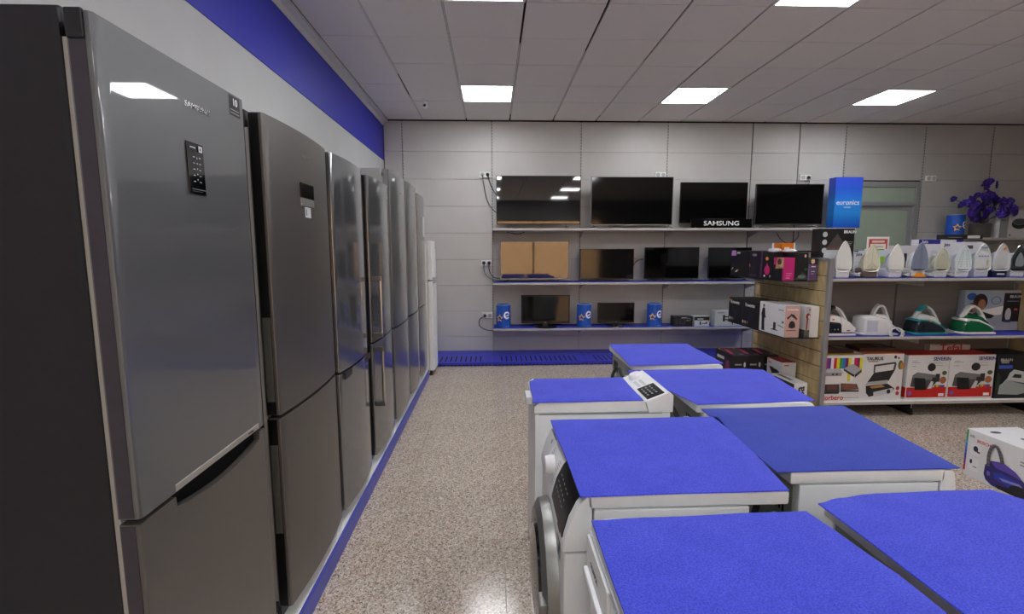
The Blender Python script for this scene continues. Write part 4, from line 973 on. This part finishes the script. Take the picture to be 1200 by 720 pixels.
for k, (x, h_, w_, cs, cb, ch, ho, lab, ex) in enumerate(I):
    t = iron(lab, x, 4.165, h_, w_, ZT, cs, cb, ch, ho, ex, metal=1 if k == 8 else 0)
    if k == 3:
        decal([(ell(0, .028, .034, .022), pal('ee9418')), (ell(-.03, .012, .03, .01), pal('ee9418')), (ell(.04, .012, .035, .008), pal('ee9418'))], lambda U, V, E: (U, -.0005-E, V), t, 'heel_sticker')
    if k == 7: decal([(rect(-.03, .02, .04, .035), pal('c8ccd8'))], lambda U, V, E: (U, -.0005-E, V), t, 'heel_label')
# boxes behind irons
t, w, d, h, fr = carton('tall black box picturing a large iron, left end of the top shelf', 'box', 2.965, 3.285, 4.325, 4.44, ZT, 1.70, pal('0f0f11'))
decal(P([([(.22, .62), (.5, .9), (.78, .62)], pal('4c4644')), ([(.1, .1), (.15, .6), (.82, .6), (.9, .1)], pal('c3c8cc')), ([(.22, .62), (.78, .62), (.8, .56), (.18, .56)], pal('6a4a44'))]+[(ell(.14, y_, .07, .055), pal('b9bec4')) for y_ in (.55, .72, .88)]+[(rect(.78, .72, .95, .73), pal('9a9a9a')), (rect(.78, .69, .93, .7), pal('9a9a9a')), (rect(.78, .66, .92, .67), pal('9a9a9a'))], w, h), fr('front'), t)
lettering('BRAUN', .035, pal('e8e8e8'), fr('front'), .86*w, .93*h, t, bold=.03)
tb = [('white box with a purple corner behind the irons, left of the cream iron', 3.30, 3.465, 1.50, 'd2d2d8', [(rect(.1, .55, .9, .56), 'a8a8b4'), (rect(.1, .4, .9, .405), 'b8b8c4'), (rect(0, .96, .25, 1), '3a2f80')], 'Jata', '3a3a60'),
      ('pale box with a lime green picture, behind the cream iron', 3.47, 3.66, 1.515, 'c9d0d8', [(ell(.55, .6, .2, .14), '8cc832'), (ell(.7, .5, .14, .1), 'a4d84a'), (rect(.1, .3, .9, .31), '9a8a60'), (rect(.0, .96, .6, 1), '58a030')], None, None),
      ('lilac-white box with a black panel, behind the plain white iron', 3.70, 3.90, 1.545, 'c8c4cc', [(rect(.1, .1, .55, .75), '16161a'), ([(.3, .72), (.4, .72), (.2, .2), (.16, .3)], 'c8ccd0')], None, None),
      ('white and purple box behind the grey-blue iron', 3.915, 4.12, 1.60, 'cfcfd6', [(rect(0, .88, 1, 1), '2a2486'), (rect(.1, .5, .9, .51), 'a8a8b4'), (rect(.6, .3, .9, .7), 'bfc0c8')], 'Jata', 'e8e8f4'),
      ('tall white box with a purple corner mark, behind the small greenish iron', 4.125, 4.34, 1.60, 'd0d2d8', [(rect(.7, .93, 1, 1), '2a2486'), (rect(.1, .55, .9, .56), 'a8a8b4'), (rect(.1, .45, .6, .455), 'a8a8b4')], 'Jata', '3a3a60'),
      ('white box behind the dotted pale blue iron and the blue-marked iron', 4.345, 4.545, 1.578, 'cfd0d6', [(rect(.1, .8, .5, .9), '3a3a44'), (rect(.1, .5, .9, .51), 'a8a8b4')], None, None)]
for k, (lab, x0, x1, z1, c_, pcs, tx, tc_) in enumerate(tb):
    t, w, d, h, fr = carton(lab, 'box', x0, x1, 4.335+.004*k, 4.43, ZT, z1, pal(c_))
    decal(P([(a, pal(b)) for a, b in pcs], w, h), fr('front'), t)
    if tx: lettering(tx, .04, pal(tc_), fr('front'), .3*w if k != 3 else .28*w, .94*h if k == 3 else .86*h, t, e=.0022)
t, w, d, h, fr = carton('low black box with a pale label lying on white boxes before the can', 'box', 4.15, 4.52, 4.345, 4.425, 1.6015, 1.645, pal('141416'))
decal(P([(rect(.6, .2, .92, .8), pal('b8b8ba')), (rect(.1, .35, .45, .5), pal('6a6a70'))], w, h), fr('front'), t)
t = thing('framed_notice', 'small white notice with a red border standing behind the cream iron', 'sign', (3.60, 4.437, ZT))
obj('notice_board', MB().box(-.105, .105, -.003, .003, .0, .365, .001), pal('e2dfd8'), t)
decal([(rect(-.09, .0, .09, .345), pal('b84a44')), (rect(-.075, .0, .075, .30), pal('dcd8cf')), (rect(-.06, .312, .06, .33), pal('e0c8c0')), (rect(-.05, .27, .05, .276), pal('a06a60'))], lambda U, V, E: (U, -.0035-E, V), t)
# clear blister cups between irons
for i, x in enumerate((3.225, 3.68, 3.885, 4.085)):
    t = thing('cord_bundle', ['coiled clear-wrapped cord on the top shelf left of the cream iron', 'coiled clear-wrapped cord right of the plain white iron', 'coiled clear-wrapped cord right of the grey-blue iron', 'coiled clear-wrapped cord left of the dotted pale blue iron'][i], 'cord', (x, 4.21, ZT+.014))
    pts = [(.03*math.cos(a)*(1+.2*math.sin(3*a)), .05*math.sin(a), .006*math.sin(2.3*a)+.002*a) for a in [k*.5 for k in range(30)]]
    obj('coil', MB().tube(pts, .007, 6), mat('cord_silver', 'b4b8bd', .25), t)
# ---- steam stations
ZM = .7425
def loop_handle(pts, r): return MB().tube(smoothpath(pts, 6), r, 10)
def station(label, x, y, base, trim, ironc, hand, w, h, mirror=1, style=0):
    t = thing('steam_station', label, 'steam iron', (x, y, ZM))
    s_ = w/.30
    mb_ = mat('station_'+base, base, .22, var=.03, coat=.3); mi_ = mat('station_'+ironc, ironc, .3, var=.03); mt_ = mat('station_'+trim, trim, .3, var=.03); mh = mat('station_'+hand, hand, .35, var=.03)
    m = mirror
    # base, side outline lofted in depth for a rounded body
    def shell(out, ys, mm, name, par=t):
        rg = []
        cx = sum(p[0] for p in out)/len(out); cz = min(p[1] for p in out)
        for yy, k in ys: rg.append([(m*s_*(cx+(p[0]-cx)*k), yy, cz+(p[1]-cz)*(k*.6+.4)) for p in out])
        return obj(name, MB().loft(rg), mm, par)
    if style == 1:   # tall boxy tank
        base_o = [(-.15, .012), (.10, .012), (.125, .03), (.13, .09), (.05, .155), (-.02, .175), (-.12, .178), (-.15, .16), (-.158, .08)]
    else:
        base_o = [(-.15, .02), (-.13, .012), (.13, .012), (.155, .03), (.15, .05), (.10, .085), (.0, .125), (-.09, .135), (-.125, .12), (-.145, .08)]
    ys = ((-.085, .72), (-.078, .88), (-.055, .97), (0, 1.0), (.06, .95), (.085, .75))
    shell(base_o, ys, mb_, 'base_tank')
    shell([(-.16, .004), (.16, .004), (.165, .014), (.13, .024), (-.14, .024), (-.165, .014)], ((-.09, .9), (-.075, 1), (.075, 1), (.09, .9)), mt_, 'foot_rim')
    if style == 1:
        obj('water_window', MB().box(m*-.08*s_-.045, m*-.08*s_+.06, -.086, -.07, .03, .14, .006), mat('tank_clear', 'b9c0d0', .2, var=.02), t)
        ir = [(-.02, .170), (.135, .098), (.14, .112), (.10, .15), (.06, .17), (.0, .185)]
        hp = [(.0, 0, .178), (-.0, 0, .21), (.02, 0, .262), (.06, 0, .272), (.09, 0, .235), (.105, 0, .15)]
    else:
        # collar and iron lying slanted on top
        shell([(-.13, .125), (.0, .118), (.15, .05), (.155, .064), (.01, .135), (-.12, .145)], ((-.075, .9), (-.05, 1), (.05, 1), (.075, .9)), mt_, 'collar')
        ir = [(-.125, .146), (.0, .137), (.13, .075), (.135, .10), (.06, .16), (-.02, .185), (-.07, .178)]
        hp = [(-.06, 0, .165), (-.055, 0, .215), (-.025, 0, .262), (.025, 0, .26), (.075, 0, .215), (.105, 0, .12)]
    shell(ir, ((-.05, .6), (-.04, .9), (0, 1), (.04, .9), (.05, .6)), mi_, 'iron_body')
    if style == 1: OO = [(-.035, .16), (-.015, .215), (.012, .262), (.05, .272), (.078, .255), (.10, .20), (.13, .12), (.06, .15)]; II = [(.0, .19), (.006, .215), (.022, .238), (.045, .245), (.062, .235), (.075, .205), (.082, .18), (.04, .185)]
    else: OO = [(-.115, .15), (-.09, .195), (-.055, .25), (-.01, .266), (.045, .24), (.085, .19), (.13, .10), (.03, .14)]; II = [(-.06, .178), (-.045, .20), (-.03, .222), (.0, .232), (.03, .215), (.055, .185), (.07, .16), (.01, .168)]
    n_ = len(OO); rg = []
    def cr_(L_):
        q = smoothpath([(m*s_*a, 0, b) for a, b in L_+[L_[0]]], 4)[:-1]; return q
    A_, B_ = cr_(OO), cr_(II)
    mid = [(a+b)/2 for a, b in zip(A_, B_)]
    rings = []
    for k in range(len(A_)):
        a, b, c_ = A_[k], B_[k], mid[k]; hw_ = .022
        rings.append([(a.x, 0, a.z), (c_.x+(a.x-c_.x)*.6, hw_, c_.z+(a.z-c_.z)*.6), (c_.x+(b.x-c_.x)*.6, hw_, c_.z+(b.z-c_.z)*.6), (b.x, 0, b.z), (c_.x+(b.x-c_.x)*.6, -hw_, c_.z+(b.z-c_.z)*.6), (c_.x+(a.x-c_.x)*.6, -hw_, c_.z+(a.z-c_.z)*.6)])
    rings.append(rings[0])
    obj('handle', MB().loft(rings, cap=False), mh, t)
    if style == 0: obj('handle_grip', MB().loft([rings[k] if 0 else [((p[0]-mid[k].x)*1.06+mid[k].x, p[1]*1.06, (p[2]-mid[k].z)*1.06+mid[k].z) for p in rings[k]] for k in range(5, 13)]), mat('grip_'+(trim if trim != 'e2e2e2' else '2a2a2e'), trim if trim != 'e2e2e2' else '2a2a2e', .4), t)
    return t
t = station('white and black steam station with iron docked, against the post on the middle shelf', 3.095, 4.25, '20242c', 'e2e2e2', 'e4e4e4', 'e0e0e0', .30, .29)
obj('side_shell', MB().prism([(.02, .03), (.14, .03), (.15, .07), (.09, .125), (.01, .16)], 'y', -.09, -.06, bev=.008), mat('station_e2e2e2', 'e2e2e2', .3), t)
decal([(ell(-.07, .15, .012, .01, 12), pal('f0962a')), (ell(-.05, .06, .006, .006, 10), pal('9aa0a8')), (ell(-.02, .06, .006, .006, 10), pal('9aa0a8')), (rect(.06, .045, .09, .055), pal('5a5a5a'))], lambda U, V, E: (U, -.094-E, V), t, 'panel_print')
station('all-white steam station with a pale water tank on the middle shelf', 3.475, 4.25, 'd9dade', 'cfd2d6', 'd9dade', 'd9dade', .32, .29, style=1)
t = station('teal and black steam station with a white handle on the middle shelf', 3.95, 4.25, '1f262c', '2a8a92', 'c8ccce', 'c8ccce', .30, .28)
decal([(ell(-.01, .128, .012, .008, 12), pal('f0a030'))], lambda U, V, E: (U, -.08-E, V), t, 'lamp_print')
station('dark green steam station with white trim before the wide printed box', 4.40, 4.25, '0f5a38', 'dfe2e0', '0f5a38', 'e6e8e6', .31, .25)
t = thing('cord_bundle', 'white coiled cord hanging over the shelf edge by the all-white steam station', 'cord', (3.60, 4.20, ZM))
pts = []
for k in range(34):
    a = k*.55
    pts.append((.055*math.cos(a)*(1+.25*math.sin(a*.4)), -.062+.012*math.sin(a*.9), .028+.045*math.sin(a)))
obj('coil', MB().tube(pts, .0065, 6), M_CABLEW, t)
obj('lead', MB().tube(smoothpath([(.055, -.04, .03), (.04, .06, .1), (.02, .12, .2), (.0, .17, .26), (-.03, .2, .2)], 6), .005, 6), M_CABLEW, t)
t = thing('cord_bundle', 'grey coiled cord beside the teal steam station', 'cord', (4.145, 4.22, ZM))
obj('coil', MB().tube([(.04*math.cos(k*.5), .05*math.sin(k*.5), .008+.0009*k) for k in range(30)], .006, 6), mat('cable_grey2', '8a8e92', .5), t)
# printed box behind
t, w, d, h, fr = carton('wide box picturing a woman and an iron, right end of the middle shelf', 'box', 4.44, 4.985, 4.37, 4.44, ZM, 1.125, pal('aab4c2'))
decal(P([(rect(0, .3, .5, 1), pal('9fb0c4')), (ell(.12, .85, .09, .09), pal('2c58a8')), (ell(.28, .72, .13, .2), pal('2a1a16')), (ell(.31, .66, .07, .12), pal('a87458')), (ell(.15, .58, .1, .12), pal('6a4432')), (ell(.2, .54, .06, .08), pal('a87458')), ([(.12, .4), (.3, .52), (.5, .5), (.6, .42), (.5, .3), (.2, .3)], pal('1c1c24')), ([(.28, .5), (.72, .62), (.68, .4), (.55, .38)], pal('f4f6f8')), (rect(.7, .22, 1.0, .93), pal('10121e')), (ell(.56, .75, .09, .1), pal('4a6ab0')), (ell(.56, .75, .075, .085), pal('9fb0c4')), (ell(.8, .4, .055, .16), pal('c8ccd4')), (rect(.74, .2, .86, .27), pal('3a4480')), (rect(.76, .72, .97, .735), pal('8a90a8')), (rect(.9, .5, .96, .55), pal('c05040'))], w, h), fr('front'), t)
lettering('BRAUN', .035, pal('d8dcea'), fr('front'), .9*w, .84*h, t, e=.005)
# ---- bottom shelf cartons
ZB = .1425
t, w, d, h, fr = carton('white box with coloured stripes and grills pictured, left end of the bottom shelf', 'box', 2.965, 3.335, 4.15, 4.42, ZB, .565, pal('dcdcdc'))
st_ = ['b8246e', '5a3a9a', 'e8e8e8', 'c8283c', 'e0d82a', '3a9a3a', '2a74c4', '7a1f5a', 'e0d82a', 'e8e8e8', 'c01f50', '8a1f5a', 'd8dc2a']
pc = []
for i, c_ in enumerate(st_):
    lo = .72 if i not in (8, 9) else .45
    if i in (0, 10, 11, 12): lo = .62
    pc.append((rect(.03+.072*i, lo, .03+.072*(i+1), .95), pal(c_)))
pc += [([(.08, .72), (.42, .72), (.5, .62), (.04, .62)], pal('b9bcc4')), (rect(.05, .56, .46, .63), pal('8e9098')), (ell(.24, .595, .025, .022, 10), pal('222226')), (ell(.34, .595, .025, .022, 10), pal('222226')),
       ([(.5, .72), (.72, .82), (.95, .7), (.78, .58)], pal('a4a8b0')), ([(.5, .72), (.78, .58), (.77, .53), (.5, .68)], pal('2a2a2e')), ([(.78, .58), (.95, .7), (.95, .64), (.8, .52)], pal('3a3a3e')),
       ([(.05, .38), (.42, .38), (.44, .2), (.0, .2)], pal('3a3a3e')), ([(.12, .36), (.36, .36), (.36, .26), (.12, .26)], pal('6a4038')), ([(.45, .4), (.86, .38), (.92, .26), (.46, .24)], pal('55504e')), ([(.5, .38), (.82, .36), (.84, .28), (.52, .27)], pal('8a5038')), (rect(.0, .17, .42, .2), pal('1e1e22')), (rect(.46, .21, .92, .245), pal('1e1e22')), (rect(.5, .075, .95, .085), pal('8a8a8a'))]
decal(P(pc, w, h), fr('front'), t)
lettering('Corbero', .06, pal('c02430'), fr('front'), .24*w, .085*h, t, bold=.02, e=.009)
decal(P([(rect(.1, .1, .9, .35), pal('d8b830')), (rect(.2, .5, .8, .9), pal('5a5560'))], w, d), fr('top'), t)
t, w, d, h, fr = carton('white box with an open black grill pictured, second on the bottom shelf', 'box', 3.34, 3.715, 4.16, 4.42, ZB, .575, pal('d9dadc'), mt=pal('d8702a'))
decal(P([([(.12, .38), (.28, .6), (.8, .66), (.66, .42)], pal('26262a')), ([(.08, .34), (.14, .4), (.64, .44), (.62, .36)], pal('a8aaac')), ([(.1, .32), (.64, .36), (.82, .26), (.78, .18), (.2, .08), (.12, .16)], pal('1e1e22')), ([(.2, .3), (.5, .34), (.58, .29), (.26, .26)], pal('b88a48')), ([(.3, .18), (.78, .27), (.8, .17), (.32, .07)], pal('c8cacc')), (ell(.68, .19, .05, .05, 12), pal('2a2a2e')),
         ([(.26, .6), (.3, .6), (.3, .76), (.26, .74)], pal('4a4a4e')), ([(.74, .64), (.8, .66), (.82, .8), (.77, .8)], pal('4a4a4e')), ([(.26, .73), (.8, .79), (.8, .83), (.26, .77)], pal('3a3a3e')), (ell(.92, .76, .06, .1), pal('4a6a38')), (ell(.96, .74, .05, .08), pal('b87a38')), (ell(.78, .93, .035, .035, 12), pal('26262a')), (ell(.86, .91, .025, .025, 12), pal('b02a2a')),
         (ell(.9, .26, .045, .045, 14), pal('b83038')), (ell(.9, .15, .045, .045, 14), pal('b83038')), (rect(.12, .83, .36, .85), pal('b86a60'))], w, h), fr('front'), t)
lettering('TAURUS', .042, pal('1e1e22'), fr('front'), .26*w, .90*h, t, bold=.03, e=.006)
for k, (x0, x1, z1, lab) in enumerate(((3.755, 4.145, .558, 'left of the two matching white and red grill boxes on the bottom shelf'), (4.152, 4.585, .556, 'right of the two matching white and red grill boxes on the bottom shelf'))):
    t, w, d, h, fr = carton(lab, 'box', x0, x1, 4.16+.004*k, 4.375, ZB, z1, pal('d6d7d9'), group='white and red grill boxes', mt=pal('c22a26'))
    decal(P([(rect(.02, .05, .98, .28), pal('c41f1c')), ([(.1, .3), (.14, .55), (.25, .62), (.75, .55), (.78, .45), (.6, .25), (.3, .28)], pal('4a4a4c')), ([(.14, .52), (.25, .62), (.75, .55), (.7, .45), (.2, .45)], pal('77787a')), ([(.18, .5), (.45, .48), (.5, .22), (.22, .22)], pal('18181a')), (rect(.62, .36, .7, .5), pal('26262a')), (rect(.7, .4, .8, .58), pal('2c2c30')), ([(.52, .25), (.62, .25), (.66, .4), (.6, .42)], pal('cfd0d2')),
             (ell(.58, .73, .1, .09), pal('26262a')), (rect(.66, .76, .84, .77), pal('8a8a8e')), (rect(.5, .82, .84, .83), pal('b0b0b4')), (rect(.1, .86, .22, .87), pal('8a8a8e')), (rect(.1, .83, .3, .84), pal('8a8a8e')), (rect(.1, .75, .2, .76), pal('8a8a8e')), (ell(.9, .6, .06, .05, 12), pal('4a5a38')), (ell(.88, .44, .08, .08, 12), pal('a86a40')),
             (rect(.8, .08, .93, .14), pal('f0f0f0')), (ell(.1, .15, .045, .05, 12), pal('7a5ab8'))]+[(rect(.68+.05*i, .28, .73+.05*i, .33), pal(c_)) for i, c_ in enumerate(('3a9a3a', 'd8b82a', 'c8502a', '3a5ab8', '8a3a8a'))], w, h), fr('front'), t)
    lettering('SEVERIN', .045, pal('2a2a6a'), fr('front'), .79*w, .92*h, t, bold=.02, e=.012)
    if k == 0: decal(P([(rect(.0, .05, 1, .28), pal('c41f1c')), (rect(.3, .85, .8, .88), pal('3a3a6a'))], d, h), fr('left'), t)
t, w, d, h, fr = carton('black box with a pale steam station pictured, right end of the bottom shelf', 'box', 4.60, 4.97, 4.16, 4.43, ZB, .555, pal('121214'))
decal(P([([(.1, .1), (.12, .3), (.3, .42), (.85, .3), (.9, .14), (.6, .08)], pal('9aa4a4')), ([(.15, .3), (.3, .42), (.8, .34), (.84, .4), (.75, .6), (.45, .66), (.35, .58), (.3, .46)], pal('b9c0c0')), ([(.42, .48), (.66, .46), (.66, .54), (.48, .56)], pal('26282a')), (rect(.05, .68, .4, .76), pal('3a5ab8')), (rect(.1, .8, .3, .88), pal('8a8a8c')), ([(.02, .2), (.1, .2), (.14, .5), (.04, .6)], pal('24382a'))], w, h), fr('front'), t)
lettering('BRAUN', .035, pal('b8b8ba'), fr('front'), .22*w, .88*h, t, e=.004)
t, w, d, h, fr = carton('white box with red lettering standing behind the two red grill boxes', 'box', 4.16, 4.56, 4.385, 4.445, ZB, .605, pal('d4d4d6'))
lettering('Tefal', .09, pal('c42a2a'), fr('front'), .52*w, .93*h, t, bold=.02, squash=1.25)
pile2 = [('flat dark and orange box lying on the striped grill box', 3.0, 3.30, '38242a', .5675), ('flat dark box lying on the open-grill box, under the middle shelf', 3.36, 3.70, '46302c', .5795)]
for lab, x0, x1, c_, z0 in pile2:
    t, w, d, h, fr = carton(lab, 'box', x0, x1, 4.24, 4.43, z0, z0+.035, pal(c_))
    decal(P([(rect(.1, .2, .5, .7), pal('8a5a30')), (rect(.6, .2, .9, .8), pal('8a8a90'))], w, d), fr('top'), t)
# ---- vacuum box on floor
t = thing('vacuum_cleaner_box', 'large white box picturing a violet vacuum cleaner, on the floor at the right edge', 'box', (3.36, 2.70, 0), 0)
w, d, h = .35, .64, .322
obj('box_body', MB().box(-w/2, w/2, -d/2, d/2, 0, h, .003), pal('dcdde0'), t)
fr = face_frame('left', w, d, h)
pc = [(rect(0.0, .82-.82*i/8, .02, .97-.82*i/8), pal(c_)) for i, c_ in enumerate(('3a9a4a', '2f9a6a', '2a9ac0', '2a74c8', '2a58c0', '3a3aa0', '5a2a8a', 'b02a3a'))]
pc += [(rect(.06, .5, .16, .72), pal('e4e5e8')), (ell(.11, .63, .025, .06), pal('26263a')), (ell(.14, .58, .02, .02), pal('3a3a4a')), (rect(.055, .16, .155, .42), pal('e4e5e8')), (ell(.075, .34, .014, .05), pal('3a2a4a')), (rect(.1, .24, .14, .26), pal('6a6a7a')), (ell(.05, .87, .012, .028, 12), pal('a8aaae')), (ell(.075, .87, .014, .03, 12), pal('a8aaae')),
       ([(.215, .2), (.24, .1), (.3, .04), (.5, .03), (.62, .1), (.6, .35), (.5, .5), (.38, .58), (.27, .52), (.22, .4)], pal('2f2470')), ([(.27, .5), (.38, .58), (.5, .5), (.58, .38), (.45, .42), (.33, .42)], pal('5a48a8')), ([(.3, .3), (.38, .36), (.55, .32), (.6, .2), (.45, .16), (.33, .2)], pal('2238a8')), ([(.36, .26), (.55, .3), (.58, .26), (.4, .22)], pal('8a8ac8')), (ell(.26, .25, .018, .05, 14), pal('6a68b0')), (ell(.56, .14, .1, .12), pal('1c1a24')), ([(.34, .1), (.5, .14), (.5, .04), (.36, .03)], pal('17151e'))]
decal([([(u*d, v*h) for u, v in p], q) for p, q in pc], fr, t)
arc = [(.255*d+.0, .40*h), (.25*d, .62*h), (.275*d, .82*h), (.32*d, .84*h), (.36*d, .70*h), (.385*d, .56*h)]
hs_ = smoothpath([fr(u, v, .002) for u, v in arc], 6)
mb = MB(); hw = .011
for i in range(len(hs_)-1):
    a, b = hs_[i], hs_[i+1]; tt = (b-a).normalized(); n_ = Vector((0, -tt.z, tt.y))
    mb.poly([a+n_*hw+Vector((-.004, 0, 0)), b+n_*hw+Vector((-.004, 0, 0)), b-n_*hw+Vector((-.004, 0, 0)), a-n_*hw+Vector((-.004, 0, 0))], pal('4c4a50') if (i//1) % 2 else pal('66646a'))
put('printed_hose', mb.finish('printed_hose', None, 0), t)
lettering('BOSCH', .027, pal('c02a30'), fr, .19*d, .81*h, t, bold=.012, squash=1.0, e=.005)
frt = face_frame('top', w, d, h)
decal([(ell(.10, .55, .035, .02), pal('2c2a48')), (ell(.16, .42, .02, .03), pal('55546a')), (ell(.22, .36, .04, .02), pal('6a6a7a')), (rect(.1, .1, .3, .3), pal('2a2458')), (rect(.03, .1, .08, .16), pal('8a8c90'))], frt, t, 'lid_print')
decal([(rect(.53*d, .66*h, .6*d, .69*h), pal('9a9ca0')), (rect(.53*d, .72*h, .62*d, .75*h), pal('9a9ca0'))], fr, t, 'small_print')

# ---- wall shelf at the right with flowers
wall_shelf('high wall shelf at the right carrying the purple flowers and the robot vacuum box', [6.3, 7.25, 8.5], 1.66, yf=6.5, blue=False)
wall_shelf('lower dark wall shelf at the right, hidden behind the irons', [6.3, 7.25, 8.5], 1.0, yf=6.5, blue=False)
ZW = 1.66
blue_can('smaller blue can with yellow star left of the purple flowers', 6.52, 6.68, ZW, .105, .32)
t, w, d, h, fr = carton('white box with a round black robot vacuum pictured, at the right edge beside the flowers', 'box', 7.07, 7.75, 6.58, 6.74, ZW+.001, 2.04, pal('d2d3d6'), name='robot_vacuum_box')
decal(P([(rect(0, 0, .18, 1), pal('8f9193')), (ell(.42, .5, .17, .19), pal('1c1d20')), (ell(.42, .58, .155, .12), pal('8a9098')), (ell(.42, .58, .145, .108), pal('4a4e55')), (rect(.03, .62, .14, .65), pal('4a4c50')), (rect(.22, .06, .25, .12), pal('3a3a3e'))], w, h), fr('front'), t)
t = thing('flower_vase', 'square smoked glass vase holding purple artificial flowers on the high right shelf', 'vase', (6.89, 6.68, ZW))
obj('vase_body', MB().loft([[(sx*.10*k, sy*.07*k, z) for sx, sy in ((-1, -1), (1, -1), (1, 1), (-1, 1))] for k, z in ((.96, .001), (1, .01), (1, .2), (.94, .2), (.94, .19))]), mat('vase_glass', '6e6c69', .15, .3), t)
t2 = thing('flower_bunch', 'bunch of deep purple artificial orchids in the vase on the high right shelf', 'flowers', (6.89, 6.68, ZW+.20))
M_PET = mat('petal_purple', '2a1072', .5, var=.3, scale=30); M_PET2 = mat('petal_violet', '3c1a98', .45, var=.25, scale=30)
def flower_mesh(seed, m):
    rnd = random.Random(seed); mb = MB()
    for k in range(5):
        a = 2*PI*k/5+rnd.uniform(-.2, .2); L_ = rnd.uniform(.05, .065); wd = .03
        ca, sa = math.cos(a), math.sin(a); rr = []
        for s_, ww, z in ((0, .2, 0), (.35, .9, .012), (.7, 1, .016), (1, .6, .004)):
            for_ = [(ca*L_*s_-sa*wd*ww*q, sa*L_*s_+ca*wd*ww*q, z-abs(q)*.008+e) for q, e in ((-1, 0), (0, .002), (1, 0), (0, -.002))]
            rr.append(for_)
        mb.loft(rr, m)
    mb.lathe([(.008, -.004), (.010, .006), (.001, .014)], 8, m=mat('flower_heart', '7a3ad0', .5))
    return mb.finish('flower', None)
FM = [flower_mesh(s, m) for s, m in ((1, M_PET), (2, M_PET2), (3, M_PET))]
rnd = random.Random(11)
cl_ = [(-.27, .28), (-.22, .2), (-.3, .16), (-.1, .18), (-.02, .12), (.07, .2), (.0, .27), (.1, .28), (.16, .22), (.22, .16), (.03, .05), (-.12, .08), (-.05, .0), (.09, .08), (.18, .05), (-.2, .05), (.27, .1), (.3, .02), (.08, .55), (.11, .48), (.1, .36), (.05, -.05), (.12, -.02), (-.03, .2), (.15, .12), (.0, .0), (.2, .26), (-.14, .26), (.26, .24), (-.06, -.06), (.14, .32), (.05, .33), (-.25, .1), (.06, .14)]
cl_ = cl_+[(x+rnd.uniform(-.06, .06), z+rnd.uniform(-.06, .05)) for x, z in cl_[3:]]
stm = MB()
for i, (x, z) in enumerate(cl_):
    y = rnd.uniform(-.10, .08)
    if x > .1 and z < .24: y = rnd.uniform(-.2, -.16)
    if x < -.12 and z < .14: y = rnd.uniform(-.2, -.14)
    f_ = put('flower', FM[i % 3], t2, (x*1.15-.05, y, z*.82+.12)); f_.rotation_euler = (R(90)+rnd.uniform(-.6, .5), rnd.uniform(-.6, .6), rnd.uniform(-.7, .7)); s_ = rnd.uniform(.7, 1.05); f_.scale = (s_, s_, s_)
    if i % 3 == 0: stm.tube(smoothpath([(rnd.uniform(-.03, .03), rnd.uniform(-.03, .03), -.12), (x*.3, y*.3, z*.5+.05), (x*1.15-.05, y+.01, z*.82+.12)], 4), .004, 5)
obj('stems', stm, mat('stem_dark', '1f1a2a', .6), t2)
leaf = MB().loft([[(0, 0, 0), (.0, .002, 0), (0, .001, .001)], [(-.02, 0, .05), (.0, .004, .05), (.02, 0, .05)], [(-.001, 0, .11), (0, .001, .11), (.001, 0, .11)]]).finish('leaf', mat('leaf_dark', '1e1636', .6))
for i in range(10):
    q = put('leaf', leaf, t2, (rnd.uniform(-.2, .22), rnd.uniform(-.06, .04), rnd.uniform(.05, .3))); q.rotation_euler = (rnd.uniform(-.8, .3), rnd.uniform(-1.5, 1.5), 0)
# ---- groups of repeats
GR = {'washing machine': 'washing machines on the sales floor', 'mat': 'blue felt mats on the washing machines', 'television': 'televisions on the wall shelves', 'iron': 'irons standing on the top gondola shelf',
      'steam iron': 'steam stations on the middle gondola shelf', 'socket': 'wall sockets on the back wall', 'cable': 'power cables on the back wall', 'cord': 'coiled cords on the gondola'}
for o in list(bpy.data.objects):
    c = o.get('category')
    if not c or o.get('group'): continue
    nm = o.name.split('.')[0]
    if c in GR: o['group'] = GR[c]
    elif nm == 'fridge_freezer': o['group'] = 'fridge freezers in a row along the left wall'
    elif nm == 'wall_shelf': o['group'] = 'shelves on the back wall'
    elif nm == 'hanging_shelf': o['group'] = 'shelves hanging on the end panel'
    elif c == 'plastic bag': o['group'] = 'small clear bags on the upper hanging shelf'
    elif c == 'box' and o.location.x < 2.93 and 3.9 < o.location.y < 5.5:
        z = o.location.z; o['group'] = 'boxes piled on the floor by the end panel' if z < .6 else 'boxes on the lower hanging shelf' if z < 1.1 else 'boxes on the upper hanging shelf'
    elif c == 'box' and o.location.y > 6 and o.location.x < 4: o['group'] = 'small boxes on the bottom wall shelf'
    elif c == 'box' and 4 < o.location.y < 4.6:
        z = o.location.z; o['group'] = 'boxed appliances on the bottom gondola shelf' if z < .7 else 'boxes behind the irons on the top gondola shelf' if z > 1.2 else 'boxes on the middle gondola shelf'
for o in list(bpy.data.objects):
    if o.get('group') in ('white and red grill boxes', 'boxes on the middle gondola shelf'):
        if o['group'][:5] == 'white': o['group'] = 'boxed appliances on the bottom gondola shelf'
        else: del o['group']
